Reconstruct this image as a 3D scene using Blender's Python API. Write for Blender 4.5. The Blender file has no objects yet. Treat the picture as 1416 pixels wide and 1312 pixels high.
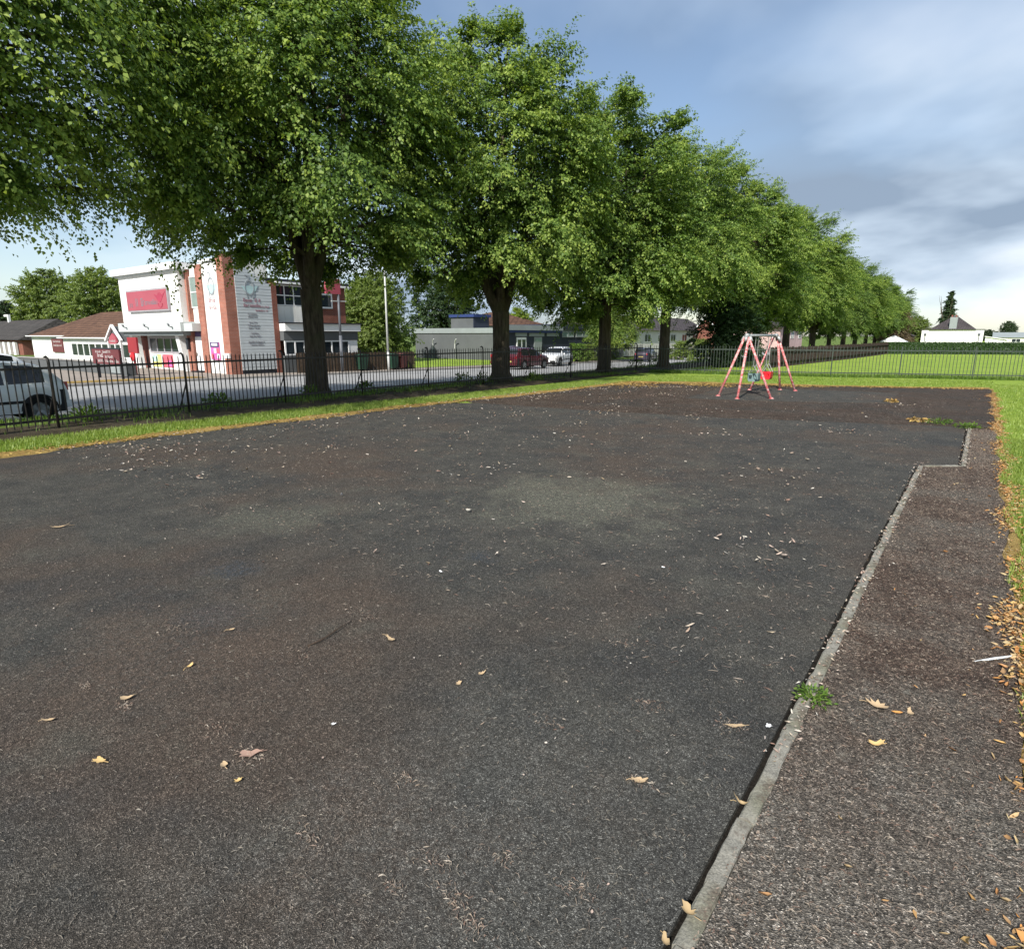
import bpy, bmesh, math, random
import numpy as np
from mathutils import Vector, Matrix, Euler
R = math.radians
rnd = random.Random(7)
sc = bpy.context.scene
col = sc.collection

# ---------------------------------------------------------------- camera
CAM_H = 1.8
FOCAL_PX = 850.0
PITCH = math.atan(192 / FOCAL_PX)
YAW = R(36.888)
cd = bpy.data.cameras.new('camera')
cam = bpy.data.objects.new('camera', cd); col.objects.link(cam)
cd.sensor_fit = 'HORIZONTAL'; cd.sensor_width = 36.0
cd.lens = 36.0 * FOCAL_PX / 1416.0
cd.clip_start = 0.05; cd.clip_end = 4000
cam.location = (0, 0, CAM_H)
cam.rotation_euler = (R(90) - PITCH, 0, YAW)
sc.camera = cam

# ---------------------------------------------------------------- sun, sky, exposure
SUN_EL = R(40)
SUN_TRAVEL = R(-12)            # heading the light travels to, measured from +Y towards +X
dirv = Vector((math.sin(SUN_TRAVEL) * math.cos(SUN_EL), math.cos(SUN_TRAVEL) * math.cos(SUN_EL), -math.sin(SUN_EL)))
sl = bpy.data.lights.new('sun', 'SUN'); so = bpy.data.objects.new('sun', sl); col.objects.link(so)
sl.energy = 5.0; sl.angle = R(0.6); sl.color = (1.0, 0.95, 0.86)
so.rotation_euler = dirv.to_track_quat('-Z', 'Y').to_euler()
so.location = (0, -20, 40)

w = bpy.data.worlds.new('World'); sc.world = w; w.use_nodes = True
nt = w.node_tree; nt.nodes.clear()
def wn(t, **k):
    n = nt.nodes.new(t)
    for a, b in k.items(): setattr(n, a, b)
    return n
out = wn('ShaderNodeOutputWorld'); bg = wn('ShaderNodeBackground')
sky = wn('ShaderNodeTexSky', sky_type='NISHITA', sun_disc=False)
sky.sun_elevation = SUN_EL
sky.sun_rotation = math.atan2(-dirv.x, -dirv.y)   # towards the sun, clockwise from +Y
sky.air_density = 1.0; sky.dust_density = 0.5; sky.ozone_density = 1.2
tc = wn('ShaderNodeTexCoord')
sep = wn('ShaderNodeSeparateXYZ'); nt.links.new(tc.outputs['Generated'], sep.inputs[0])
zc = wn('ShaderNodeMath', operation='MAXIMUM'); zc.inputs[1].default_value = 0.03
nt.links.new(sep.outputs[2], zc.inputs[0])
za = wn('ShaderNodeMath', operation='ADD'); za.inputs[1].default_value = 0.30; nt.links.new(zc.outputs[0], za.inputs[0])
dv = wn('ShaderNodeVectorMath', operation='DIVIDE')
cmb = wn('ShaderNodeCombineXYZ')
for i in range(3): nt.links.new(za.outputs[0], cmb.inputs[i])
nt.links.new(tc.outputs['Generated'], dv.inputs[0]); nt.links.new(cmb.outputs[0], dv.inputs[1])
mpw = wn('ShaderNodeMapping'); mpw.inputs['Location'].default_value = (5.5, 13.3, 0.0)
mpw.inputs['Rotation'].default_value = (0, 0, R(30)); mpw.inputs['Scale'].default_value = (0.95, 1.0, 1.0)
nt.links.new(dv.outputs[0], mpw.inputs[0])
def wnoise(scale, detail, rough, dist=0.0):
    n = wn('ShaderNodeTexNoise'); n.inputs['Scale'].default_value = scale; n.inputs['Detail'].default_value = detail
    n.inputs['Roughness'].default_value = rough; n.inputs['Distortion'].default_value = dist
    nt.links.new(mpw.outputs[0], n.inputs['Vector']); return n
n1 = wnoise(0.85, 5, 0.45, 0.1); n2 = wnoise(1.25, 5, 0.48, 0.15)
def wramp(src, stops):
    r = wn('ShaderNodeValToRGB'); e = r.color_ramp.elements
    while len(e) < len(stops): e.new(0.5)
    for el, (p, c) in zip(e, stops): el.position = p; el.color = (c, c, c, 1) if not isinstance(c, tuple) else (*c, 1)
    nt.links.new(src, r.inputs[0]); return r
cover = wramp(n1.outputs['Fac'], [(0.38, 0.22), (0.60, 0.97)])
shade = wramp(n2.outputs['Fac'], [(0.38, (0.66, 0.725, 0.80)), (0.47, (0.45, 0.54, 0.65)), (0.57, (0.24, 0.31, 0.41))])
skm = wn('ShaderNodeMix', data_type='RGBA', blend_type='MULTIPLY'); skm.inputs['Factor'].default_value = 1.0
nt.links.new(sky.outputs[0], skm.inputs['A']); skm.inputs['B'].default_value = (0.115, 0.115, 0.115, 1)
mixc = wn('ShaderNodeMix', data_type='RGBA')
nt.links.new(cover.outputs[0], mixc.inputs['Factor']); nt.links.new(skm.outputs['Result'], mixc.inputs['A']); nt.links.new(shade.outputs[0], mixc.inputs['B'])
nt.links.new(mixc.outputs['Result'], bg.inputs['Color']); bg.inputs['Strength'].default_value = 1.0
nt.links.new(bg.outputs[0], out.inputs['Surface'])

vs = sc.view_settings
vs.view_transform = 'Standard'; vs.look = 'None'; vs.gamma = 1.0; vs.exposure = 0.42; vs.use_curve_mapping = False
sc.cycles.max_bounces = 6; sc.cycles.transparent_max_bounces = 8
sc.cycles.use_denoising = True

# ---------------------------------------------------------------- helpers
def ray(px, py):
    x = (px - 708) / FOCAL_PX; y = -(py - 656) / FOCAL_PX
    r = (x, math.cos(PITCH) + y * math.sin(PITCH), -math.sin(PITCH) + y * math.cos(PITCH))
    c, s = math.cos(YAW), math.sin(YAW)
    return Vector((r[0] * c - r[1] * s, r[0] * s + r[1] * c, r[2]))
def gp(px, py, z=0.0):
    """survey note: where a sight line of the photograph meets level z"""
    r = ray(px, py); t = (z - CAM_H) / r.z
    return Vector((r.x * t, r.y * t, z))

MATS = {}
class NT:
    def __init__(s, name):
        s.m = bpy.data.materials.new(name); s.m.use_nodes = True; s.t = s.m.node_tree; s.t.nodes.clear()
        s.out = s.n('ShaderNodeOutputMaterial'); s.co = s.n('ShaderNodeTexCoord')
        MATS[name] = s.m
    def n(s, t, **k):
        n = s.t.nodes.new(t)
        for a, b in k.items(): setattr(n, a, b)
        return n
    def l(s, a, b): s.t.links.new(a, b)
    def noise(s, scale, detail=4, rough=0.55, vec=None, dist=0.0):
        n = s.n('ShaderNodeTexNoise'); n.inputs['Scale'].default_value = scale; n.inputs['Detail'].default_value = detail
        n.inputs['Roughness'].default_value = rough; n.inputs['Distortion'].default_value = dist
        s.l(vec if vec else s.co.outputs['Object'], n.inputs['Vector']); return n.outputs['Fac']
    def scaled(s, sx, sy, sz, rot=0):
        m = s.n('ShaderNodeMapping'); m.inputs['Scale'].default_value = (sx, sy, sz); m.inputs['Rotation'].default_value = (0, 0, rot)
        s.l(s.co.outputs['Object'], m.inputs[0]); return m.outputs[0]
    def ramp(s, fac, stops):
        r = s.n('ShaderNodeValToRGB'); e = r.color_ramp.elements
        while len(e) < len(stops): e.new(0.5)
        for el, (p, c) in zip(e, stops):
            el.position = p; el.color = (c, c, c, 1) if not isinstance(c, tuple) else (*c, 1)
        s.l(fac, r.inputs[0]); return r.outputs[0]
    def mix(s, f, a, b, mode='MIX'):
        m = s.n('ShaderNodeMix', data_type='RGBA', blend_type=mode)
        for v, k in ((f, 'Factor'), (a, 'A'), (b, 'B')):
            i = m.inputs[k]
            if isinstance(v, tuple): i.default_value = (*v, 1)
            elif isinstance(v, (int, float)): i.default_value = v
            else: s.l(v, i)
        return m.outputs['Result']
    def math(s, op, a, b=0.0):
        m = s.n('ShaderNodeMath', operation=op)
        for i, v in enumerate((a, b)):
            if isinstance(v, (int, float)): m.inputs[i].default_value = v
            else: s.l(v, m.inputs[i])
        return m.outputs[0]
    def bsdf(s, color, rough=0.8, spec=0.3, metal=0.0, bump=None, bstr=0.3, bdist=0.02, coat=0.0):
        b = s.n('ShaderNodeBsdfPrincipled')
        if isinstance(color, tuple): b.inputs['Base Color'].default_value = (*color, 1)
        else: s.l(color, b.inputs['Base Color'])
        if isinstance(rough, (int, float)): b.inputs['Roughness'].default_value = rough
        else: s.l(rough, b.inputs['Roughness'])
        b.inputs['Specular IOR Level'].default_value = spec; b.inputs['Metallic'].default_value = metal
        b.inputs['Coat Weight'].default_value = coat
        if bump is not None:
            bn = s.n('ShaderNodeBump'); bn.inputs['Strength'].default_value = bstr; bn.inputs['Distance'].default_value = bdist
            s.l(bump, bn.inputs['Height']); s.l(bn.outputs[0], b.inputs['Normal'])
        s.l(b.outputs[0], s.out.inputs[0]); return b
    def island(s):
        return s.n('ShaderNodeNewGeometry').outputs['Random Per Island']

def plain(name, c, rough=0.6, var=0.12, scale=3.0, spec=0.3, metal=0.0, coat=0.0, bump=0.0):
    t = NT(name); f = t.noise(scale, 5, 0.6)
    d = tuple(max(0, v * (1 - var)) for v in c); b = tuple(min(1, v * (1 + var)) for v in c)
    t.bsdf(t.ramp(f, [(0.3, d), (0.7, b)]), rough, spec, metal, t.noise(scale * 12, 3) if bump else None, bump, 0.01, coat)
    return t.m

# mesh builders -------------------------------------------------------
def link(o, parent=None):
    col.objects.link(o)
    if parent is not None: o.parent = parent
    return o
def mesh_from(name, verts, faces, mats=None, smooth=False, uvs=None):
    me = bpy.data.meshes.new(name); me.from_pydata([tuple(v) for v in verts], [], [tuple(f) for f in faces]); me.update()
    if mats:
        for m in (mats if isinstance(mats, (list, tuple)) else [mats]): me.materials.append(MATS[m] if isinstance(m, str) else m)
    if smooth: me.polygons.foreach_set('use_smooth', [True] * len(me.polygons))
    return me
def fast_mesh(name, verts, quads, mat, smooth=False):
    """numpy arrays -> mesh; quads (n,4) or (n,3)"""
    me = bpy.data.meshes.new(name); nv = len(verts); nf, k = quads.shape
    me.vertices.add(nv); me.vertices.foreach_set('co', np.ascontiguousarray(verts, dtype=np.float32).ravel())
    me.loops.add(nf * k); me.loops.foreach_set('vertex_index', np.ascontiguousarray(quads, dtype=np.int32).ravel())
    me.polygons.add(nf); me.polygons.foreach_set('loop_start', np.arange(0, nf * k, k, dtype=np.int32))
    me.polygons.foreach_set('loop_total', np.full(nf, k, dtype=np.int32))
    if smooth: me.polygons.foreach_set('use_smooth', np.ones(nf, dtype=bool))
    me.update(); me.validate()
    for m in (mat if isinstance(mat, (list, tuple)) else [mat]): me.materials.append(MATS[m])
    return me
class MB:
    def __init__(s): s.v = []; s.f = []; s.smooth = False
    def add(s, vs, fs):
        o = len(s.v); s.v += [tuple(v) for v in vs]; s.f += [tuple(i + o for i in f) for f in fs]; return s
    def box(s, x0, x1, y0, y1, z0, z1):
        vs = [(x, y, z) for z in (z0, z1) for y in (y0, y1) for x in (x0, x1)]
        return s.add(vs, [(0, 2, 3, 1), (4, 5, 7, 6), (0, 1, 5, 4), (2, 6, 7, 3), (0, 4, 6, 2), (1, 3, 7, 5)])
    def bar(s, a, b, wx, wz=None, up=(0, 0, 1)):
        a = Vector(a); b = Vector(b); d = (b - a).normalized(); u = Vector(up)
        if abs(d.dot(u)) > 0.98: u = Vector((0, 1, 0))
        p = d.cross(u).normalized(); q = p.cross(d).normalized(); wz = wz or wx; p = p * wx / 2; q = q * wz / 2
        vs = [e + i * p + j * q for e in (a, b) for i, j in ((-1, -1), (1, -1), (1, 1), (-1, 1))]
        return s.add(vs, [(3, 2, 1, 0), (4, 5, 6, 7), (0, 1, 5, 4), (1, 2, 6, 5), (2, 3, 7, 6), (3, 0, 4, 7)])
    def tube(s, pts, rad, n=8, cap=True):
        pts = [Vector(p) for p in pts]; base = len(s.v); u = Vector((0.3, 0.9, 0.2)).normalized()
        for i, p in enumerate(pts):
            d = (pts[min(i + 1, len(pts) - 1)] - pts[max(i - 1, 0)]).normalized()
            a = d.cross(u)
            a = a.normalized() if a.length > 1e-4 else d.orthogonal().normalized()
            b = d.cross(a); r = rad[i] if hasattr(rad, '__len__') else rad
            u = b if False else u
            for k in range(n):
                t = 2 * math.pi * k / n; s.v.append(tuple(p + (a * math.cos(t) + b * math.sin(t)) * r))
        for i in range(len(pts) - 1):
            for k in range(n):
                k2 = (k + 1) % n
                s.f.append((base + i * n + k, base + i * n + k2, base + (i + 1) * n + k2, base + (i + 1) * n + k))
        if cap:
            s.f.append(tuple(base + k for k in range(n))[::-1]); s.f.append(tuple(base + (len(pts) - 1) * n + k for k in range(n)))
        return s
    def prism(s, poly, axis, a0, a1):
        """poly: 2-D outline; extruded along axis ('x','y','z') from a0 to a1"""
        n = len(poly)
        def P(p, a): return (a, p[0], p[1]) if axis == 'x' else (p[0], a, p[1]) if axis == 'y' else (p[0], p[1], a)
        vs = [P(p, a0) for p in poly] + [P(p, a1) for p in poly]
        fs = [tuple(range(n)), tuple(range(2 * n - 1, n - 1, -1))]
        fs += [(i, i + n, (i + 1) % n + n, (i + 1) % n) for i in range(n)]
        return s.add(vs, fs)
    def lathe(s, prof, c=(0, 0, 0), n=16, axis='z'):
        base = len(s.v)
        for r, z in prof:
            for k in range(n):
                t = 2 * math.pi * k / n; x, y = r * math.cos(t), r * math.sin(t)
                v = (x, y, z) if axis == 'z' else (z, x, y) if axis == 'x' else (x, z, y)
                s.v.append((v[0] + c[0], v[1] + c[1], v[2] + c[2]))
        for i in range(len(prof) - 1):
            for k in range(n):
                k2 = (k + 1) % n
                s.f.append((base + i * n + k, base + i * n + k2, base + (i + 1) * n + k2, base + (i + 1) * n + k))
        return s
    def build(s, name, mat, parent=None, smooth=False, origin=None):
        o_ = Vector(origin) if origin is not None else Vector((0, 0, 0))
        if origin is None and parent is not None: o_ = ABS.get(parent.name, Vector((0, 0, 0)))
        me = mesh_from(name, [Vector(v) - o_ for v in s.v], s.f, mat, smooth)
        bm = bmesh.new(); bm.from_mesh(me); bmesh.ops.recalc_face_normals(bm, faces=bm.faces); bm.to_mesh(me); bm.free()
        o = bpy.data.objects.new(name, me)
        if parent is None: o.location = o_
        link(o, parent)
        ABS[o.name] = o_
        return o
ABS = {}
def tag(o, label=None, cat=None, group=None, kind=None):
    if label: o['label'] = label
    if cat: o['category'] = cat
    if group: o['group'] = group
    if kind: o['kind'] = kind
    return o
def empty(name, loc, label=None, cat=None, group=None, rz=0.0, kind=None):
    o = bpy.data.objects.new(name, None); col.objects.link(o); o.location = loc; o.rotation_euler = (0, 0, rz)
    o.empty_display_size = 0.2; ABS[o.name] = Vector(loc)
    return tag(o, label, cat, group, kind)
def bx(name, parent, x0, x1, y0, y1, z0, z1, mat):
    return MB().box(x0, x1, y0, y1, z0, z1).build(name, mat, parent)
def copy_tree(o, parent=None):
    c = o.copy(); col.objects.link(c); c.parent = parent
    for ch in list(o.children): copy_tree(ch, c)
    return c
# ---------------------------------------------------------------- materials
def crumbs(t, scale, lo, hi):
    """loose crumb texture: every cell its own tone"""
    v = t.n('ShaderNodeTexVoronoi'); v.inputs['Scale'].default_value = scale; t.l(t.co.outputs['Object'], v.inputs['Vector'])
    sp = t.n('ShaderNodeSeparateColor'); t.l(v.outputs['Color'], sp.inputs[0])
    return t.ramp(sp.outputs[0], [(0.0, lo), (0.55, 0.9), (0.86, 1.25), (1.0, hi)]), v.outputs['Distance']
def fibre_mask(t, rot, scale, lo, hi):
    vo = t.n('ShaderNodeTexNoise'); vo.inputs['Scale'].default_value = scale; vo.inputs['Detail'].default_value = 2; vo.inputs['Distortion'].default_value = 1.2
    t.l(t.scaled(1.0, 4.6, 1, rot), vo.inputs['Vector']); return t.ramp(vo.outputs['Fac'], [(lo, 0.0), (hi, 1.0)])
def mat_rubber():
    t = NT('rubber_tarmac'); co = t.co.outputs['Object']
    big = t.noise(0.32, 5, 0.62); big2 = t.noise(0.75, 5, 0.65, vec=t.scaled(1, 1, 1, 1.1)); mid = t.noise(2.6, 6, 0.7); fine = t.noise(60, 4, 0.7)
    base = t.ramp(mid, [(0.32, (0.043, 0.043, 0.041)), (0.5, (0.062, 0.060, 0.054)), (0.68, (0.084, 0.080, 0.070))])
    base = t.mix(t.ramp(big, [(0.47, 0.0), (0.62, 0.8)]), base, (0.080, 0.060, 0.047))
    base = t.mix(t.ramp(big2, [(0.50, 0.0), (0.66, 0.7)]), base, (0.043, 0.044, 0.044))
    base = t.mix(t.ramp(t.noise(0.9, 6, 0.7, vec=t.scaled(1, 1, 1, 2.2)), [(0.55, 0.0), (0.7, 0.55)]), base, (0.095, 0.094, 0.078))
    # lichen film patches where the surface has worn (centres surveyed on the pad)
    for (cx, cy, r, c, k) in [(-3.45, 5.8, 1.45, (0.15, 0.15, 0.115), 0.9), (-5.5, 3.35, 0.75, (0.13, 0.13, 0.10), 0.75), (-3.15, 3.72, 0.2, (0.045, 0.055, 0.068), 0.85),
                              (-4.45, 2.32, 0.28, (0.045, 0.055, 0.066), 0.85), (-3.85, 1.8, 0.26, (0.045, 0.054, 0.065), 0.8), (-1.0, 1.4, 1.3, (0.12, 0.118, 0.108), 0.55), (-3.6, 1.5, 1.1, (0.10, 0.072, 0.055), 0.6)]:
        v = t.n('ShaderNodeVectorMath', operation='DISTANCE'); t.l(co, v.inputs[0]); v.inputs[1].default_value = (cx, cy, 0)
        d = t.math('ADD', t.math('DIVIDE', v.outputs['Value'], r), t.math('MULTIPLY', t.math('SUBTRACT', t.noise(2.0, 7, 0.75), 0.5), 2.8))
        m = t.math('MULTIPLY', t.ramp(d, [(0.30, k), (1.25, 0.0)]), t.ramp(t.noise(26, 5, 0.8), [(0.42, 0.15), (0.58, 1.0)]))
        base = t.mix(m, base, c)
    cr, cd_ = crumbs(t, 300, 0.35, 3.2); cr2, cd2 = crumbs(t, 110, 0.6, 2.0)
    base = t.mix(1.0, base, cr, 'MULTIPLY'); base = t.mix(0.7, base, cr2, 'MULTIPLY')
    patch = t.ramp(t.noise(0.8, 5, 0.7), [(0.42, 0.08), (0.62, 0.75)])
    for rot in (0.2, 1.2, 2.3):
        base = t.mix(t.math('MULTIPLY', fibre_mask(t, rot, 24, 0.68, 0.74), patch), base, (0.19, 0.178, 0.155))
    # tan crumbly spots
    base = t.mix(t.ramp(t.noise(7, 6, 0.75), [(0.62, 0.0), (0.74, 0.65)]), base, (0.175, 0.15, 0.118))
    h = t.math('ADD', t.math('MULTIPLY', fine, 0.6), t.math('MULTIPLY', cd_, 0.9))
    t.bsdf(base, 0.92, 0.2, 0, h, 0.6, 0.010)
def mat_brown(name='mossy_tarmac', dark=1.0):
    t = NT(name); co = t.co.outputs['Object']
    big = t.noise(0.55, 6, 0.65); mid = t.noise(3.2, 6, 0.72); fine = t.noise(70, 4, 0.75)
    base = t.ramp(mid, [(0.30, (0.048, 0.033, 0.026)), (0.5, (0.082, 0.058, 0.045)), (0.70, (0.13, 0.098, 0.076))])
    base = t.mix(t.ramp(big, [(0.46, 0.0), (0.62, 0.8)]), base, (0.105, 0.098, 0.085) if dark == 1 else (0.05, 0.046, 0.043))
    if dark == 1:      # greyer worn patch at the near end of the path
        sp = t.n('ShaderNodeSeparateXYZ'); t.l(co, sp.inputs[0])
        g = t.math('ADD', sp.outputs[1], t.math('MULTIPLY', t.math('SUBTRACT', t.noise(1.6, 6, 0.7), 0.5), 3.2))
        base = t.mix(t.ramp(t.math('DIVIDE', g, 5.0), [(0.38, 0.8), (0.66, 0.0)]), base, (0.15, 0.138, 0.12))
    else: base = t.mix(1.0, base, (dark, dark, dark), 'MULTIPLY')
    cr, cd_ = crumbs(t, 190, 0.3, 3.2); cr2, cd2 = crumbs(t, 80, 0.55, 2.0)
    base = t.mix(1.0, base, cr, 'MULTIPLY'); base = t.mix(0.8, base, cr2, 'MULTIPLY')
    base = t.mix(t.ramp(t.noise(9, 7, 0.75), [(0.60, 0.0), (0.70, 0.7)]), base, (0.25, 0.235, 0.20) if dark == 1 else (0.15, 0.125, 0.10))
    patch = t.ramp(t.noise(1.1, 5, 0.7), [(0.38, 0.15), (0.58, 0.9)])
    for rot in (0.4, 1.5, 2.6):
        base = t.mix(t.math('MULTIPLY', fibre_mask(t, rot, 20, 0.63, 0.70), patch), base, (0.25, 0.215, 0.175))
    t.bsdf(base, 0.93, 0.18, 0, t.math('ADD', fine, cd_), 0.7, 0.013)
def mat_grass(name, c0, c1, c2):
    t = NT(name)
    f = t.noise(1.1, 6, 0.65); g = t.noise(55, 4, 0.8); h = t.noise(0.22, 4, 0.6)
    b = t.ramp(f, [(0.3, c0), (0.52, c1), (0.75, c2)])
    b = t.mix(t.ramp(h, [(0.45, 0.0), (0.7, 0.5)]), b, c2)
    b = t.mix(1.0, b, t.ramp(g, [(0.28, 0.45), (0.5, 1.0), (0.72, 1.5)]), 'MULTIPLY')
    t.bsdf(b, 0.85, 0.15, 0, t.math('ADD', g, t.noise(14, 3)), 0.7, 0.05)
def leafmat(name, c0, c1, c2, trans=0.42, rough=0.5, tcol=None, tone=False):
    t = NT(name); i = t.island(); n = t.noise(0.45, 3, 0.5)
    if tone:           # clump light in the colour: inner leaves painted shade-dark, young shoot ends sunlit yellow-green
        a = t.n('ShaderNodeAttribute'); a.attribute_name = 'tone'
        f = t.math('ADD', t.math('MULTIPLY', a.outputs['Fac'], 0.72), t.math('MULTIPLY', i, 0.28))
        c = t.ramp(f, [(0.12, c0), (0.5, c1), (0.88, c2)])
    else:
        c = t.ramp(i, [(0.0, c0), (0.5, c1), (1.0, c2)])
        c = t.mix(t.ramp(n, [(0.35, 0.0), (0.7, 0.45)]), c, c2)
    b = t.n('ShaderNodeBsdfPrincipled'); t.l(c, b.inputs['Base Color']); b.inputs['Roughness'].default_value = rough
    b.inputs['Specular IOR Level'].default_value = 0.35
    tr = t.n('ShaderNodeBsdfTranslucent'); t.l(t.mix(1.0, c, tcol or (1.5, 1.5, 0.7), 'MULTIPLY'), tr.inputs['Color'])
    m = t.n('ShaderNodeMixShader'); m.inputs[0].default_value = trans
    t.l(b.outputs[0], m.inputs[1]); t.l(tr.outputs[0], m.inputs[2]); t.l(m.outputs[0], t.out.inputs[0])
def mat_litter(name, cols, rough=0.75, trans=0.0):
    t = NT(name); i = t.island(); n = len(cols)
    c = t.ramp(i, [((k + 0.5) / n, cols[k]) for k in range(n)])
    t.bsdf(c, rough, 0.25)
def mat_brick(name, c0, c1, mortar, sx=1.0):
    t = NT(name); br = t.n('ShaderNodeTexBrick')
    m = t.n('ShaderNodeMapping'); m.inputs['Rotation'].default_value = (R(90), 0, 0)
    sp = t.n('ShaderNodeSeparateXYZ'); t.l(t.co.outputs['Object'], sp.inputs[0])
    cb = t.n('ShaderNodeCombineXYZ'); t.l(t.math('ADD', sp.outputs[0], sp.outputs[1]), cb.inputs[0]); t.l(sp.outputs[2], cb.inputs[1])
    t.l(cb.outputs[0], br.inputs['Vector'])
    br.inputs['Color1'].default_value = (*c0, 1); br.inputs['Color2'].default_value = (*c1, 1); br.inputs['Mortar'].default_value = (*mortar, 1)
    br.inputs['Scale'].default_value = 1.0; br.inputs['Brick Width'].default_value = 0.225; br.inputs['Row Height'].default_value = 0.075
    br.inputs['Mortar Size'].default_value = 0.008
    c = t.mix(1.0, br.outputs['Color'], t.ramp(t.noise(1.5, 5), [(0.3, 0.78), (0.7, 1.15)]), 'MULTIPLY')
    t.bsdf(c, 0.88, 0.2, 0, br.outputs['Fac'], -0.3, 0.01)
def mat_tiles(name, c0, c1):
    t = NT(name); wv = t.n('ShaderNodeTexBrick')
    sp = t.n('ShaderNodeSeparateXYZ'); t.l(t.co.outputs['Object'], sp.inputs[0])
    cb = t.n('ShaderNodeCombineXYZ'); t.l(t.math('ADD', sp.outputs[0], t.math('MULTIPLY', sp.outputs[1], 0.3)), cb.inputs[0]); t.l(sp.outputs[2], cb.inputs[1])
    t.l(cb.outputs[0], wv.inputs['Vector'])
    wv.inputs['Color1'].default_value = (*c0, 1); wv.inputs['Color2'].default_value = (*c1, 1); wv.inputs['Mortar'].default_value = (*[v * 0.35 for v in c0], 1)
    wv.inputs['Scale'].default_value = 1.0; wv.inputs['Brick Width'].default_value = 0.33; wv.inputs['Row Height'].default_value = 0.2; wv.inputs['Mortar Size'].default_value = 0.03
    t.bsdf(t.mix(1.0, wv.outputs['Color'], t.ramp(t.noise(0.8, 4), [(0.3, 0.75), (0.7, 1.2)]), 'MULTIPLY'), 0.85, 0.2, 0, wv.outputs['Fac'], -0.5, 0.03)
def mat_bark():
    t = NT('bark'); v = t.scaled(5, 5, 0.9); n = t.noise(2.2, 6, 0.7, v); g = t.noise(1.2, 3)
    c = t.ramp(n, [(0.3, (0.03, 0.024, 0.018)), (0.55, (0.085, 0.068, 0.05)), (0.8, (0.15, 0.13, 0.10))])
    c = t.mix(t.ramp(g, [(0.5, 0), (0.7, 0.45)]), c, (0.07, 0.085, 0.04))
    t.bsdf(c, 0.95, 0.1, 0, n, 1.0, 0.06)
def mat_concrete(name, c, moss=True):
    t = NT(name); n = t.noise(7, 6, 0.7); f = t.noise(110, 3, 0.7)
    b = t.ramp(n, [(0.3, tuple(v * 0.62 for v in c)), (0.5, c), (0.75, tuple(min(1, v * 1.3) for v in c))])
    if moss:
        b = t.mix(t.ramp(t.noise(2.3, 5, 0.7), [(0.48, 0.0), (0.66, 0.6)]), b, (0.15, 0.15, 0.095))
        b = t.mix(t.ramp(t.noise(5.5, 6, 0.75), [(0.52, 0.0), (0.66, 0.75)]), b, (0.085, 0.06, 0.047))
    b = t.mix(1.0, b, t.ramp(f, [(0.3, 0.7), (0.7, 1.25)]), 'MULTIPLY')
    t.bsdf(b, 0.9, 0.2, 0, t.math('ADD', f, n), 0.5, 0.01)
def mat_glass(name, c=(0.015, 0.02, 0.025)):
    t = NT(name); t.bsdf(t.ramp(t.noise(0.9, 3), [(0.35, c), (0.7, tuple(v * 2.2 for v in c))]), 0.06, 0.6)
mat_rubber(); mat_brown(); mat_brown('far_tarmac', 0.72); mat_bark()
mat_grass('lawn_grass', (0.165, 0.245, 0.034), (0.23, 0.335, 0.045), (0.31, 0.39, 0.08))
mat_grass('rough_grass', (0.07, 0.115, 0.022), (0.105, 0.16, 0.03), (0.15, 0.185, 0.05))
mat_grass('soil', (0.032, 0.026, 0.018), (0.06, 0.047, 0.032), (0.095, 0.085, 0.05))
mat_grass('straw_edge', (0.20, 0.125, 0.035), (0.31, 0.21, 0.065), (0.40, 0.29, 0.11))
mat_grass('trench_soil', (0.012, 0.01, 0.008), (0.02, 0.017, 0.014), (0.03, 0.026, 0.02))
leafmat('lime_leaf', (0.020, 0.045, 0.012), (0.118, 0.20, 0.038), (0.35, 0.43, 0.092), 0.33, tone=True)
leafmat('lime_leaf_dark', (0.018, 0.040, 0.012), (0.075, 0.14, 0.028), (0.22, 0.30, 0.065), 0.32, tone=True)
leafmat('pale_leaf', (0.09, 0.14, 0.03), (0.15, 0.215, 0.05), (0.22, 0.28, 0.08))
leafmat('dark_leaf', (0.018, 0.038, 0.014), (0.03, 0.058, 0.02), (0.05, 0.085, 0.03), 0.25)
leafmat('lemon_leaf', (0.13, 0.19, 0.02), (0.18, 0.26, 0.03), (0.25, 0.32, 0.05))
leafmat('mauve_leaf', (0.12, 0.085, 0.06), (0.17, 0.12, 0.085), (0.2, 0.16, 0.11))
leafmat('hedge_leaf', (0.022, 0.048, 0.014), (0.035, 0.072, 0.02), (0.055, 0.1, 0.03), 0.2)
leafmat('grass_blade', (0.13, 0.21, 0.03), (0.195, 0.295, 0.045), (0.31, 0.37, 0.09), 0.35, 0.45, (1.3, 1.3, 0.7))
leafmat('weed_leaf', (0.06, 0.13, 0.02), (0.10, 0.19, 0.03), (0.17, 0.24, 0.05), 0.35)
mat_litter('dry_straw', [(0.42, 0.29, 0.10), (0.30, 0.19, 0.06), (0.52, 0.37, 0.13), (0.22, 0.13, 0.05)])
mat_litter('orange_leaf', [(0.48, 0.23, 0.07), (0.34, 0.17, 0.07), (0.52, 0.35, 0.14), (0.22, 0.12, 0.06), (0.46, 0.37, 0.21), (0.42, 0.20, 0.08), (0.38, 0.30, 0.17)])
mat_litter('pale_litter', [(0.42, 0.36, 0.29), (0.24, 0.15, 0.12), (0.50, 0.46, 0.41), (0.36, 0.23, 0.18), (0.55, 0.53, 0.48), (0.30, 0.23, 0.15)])
mat_litter('tan_fibre', [(0.22, 0.17, 0.13), (0.30, 0.25, 0.20), (0.14, 0.09, 0.07), (0.36, 0.32, 0.27), (0.17, 0.11, 0.085)])
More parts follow.
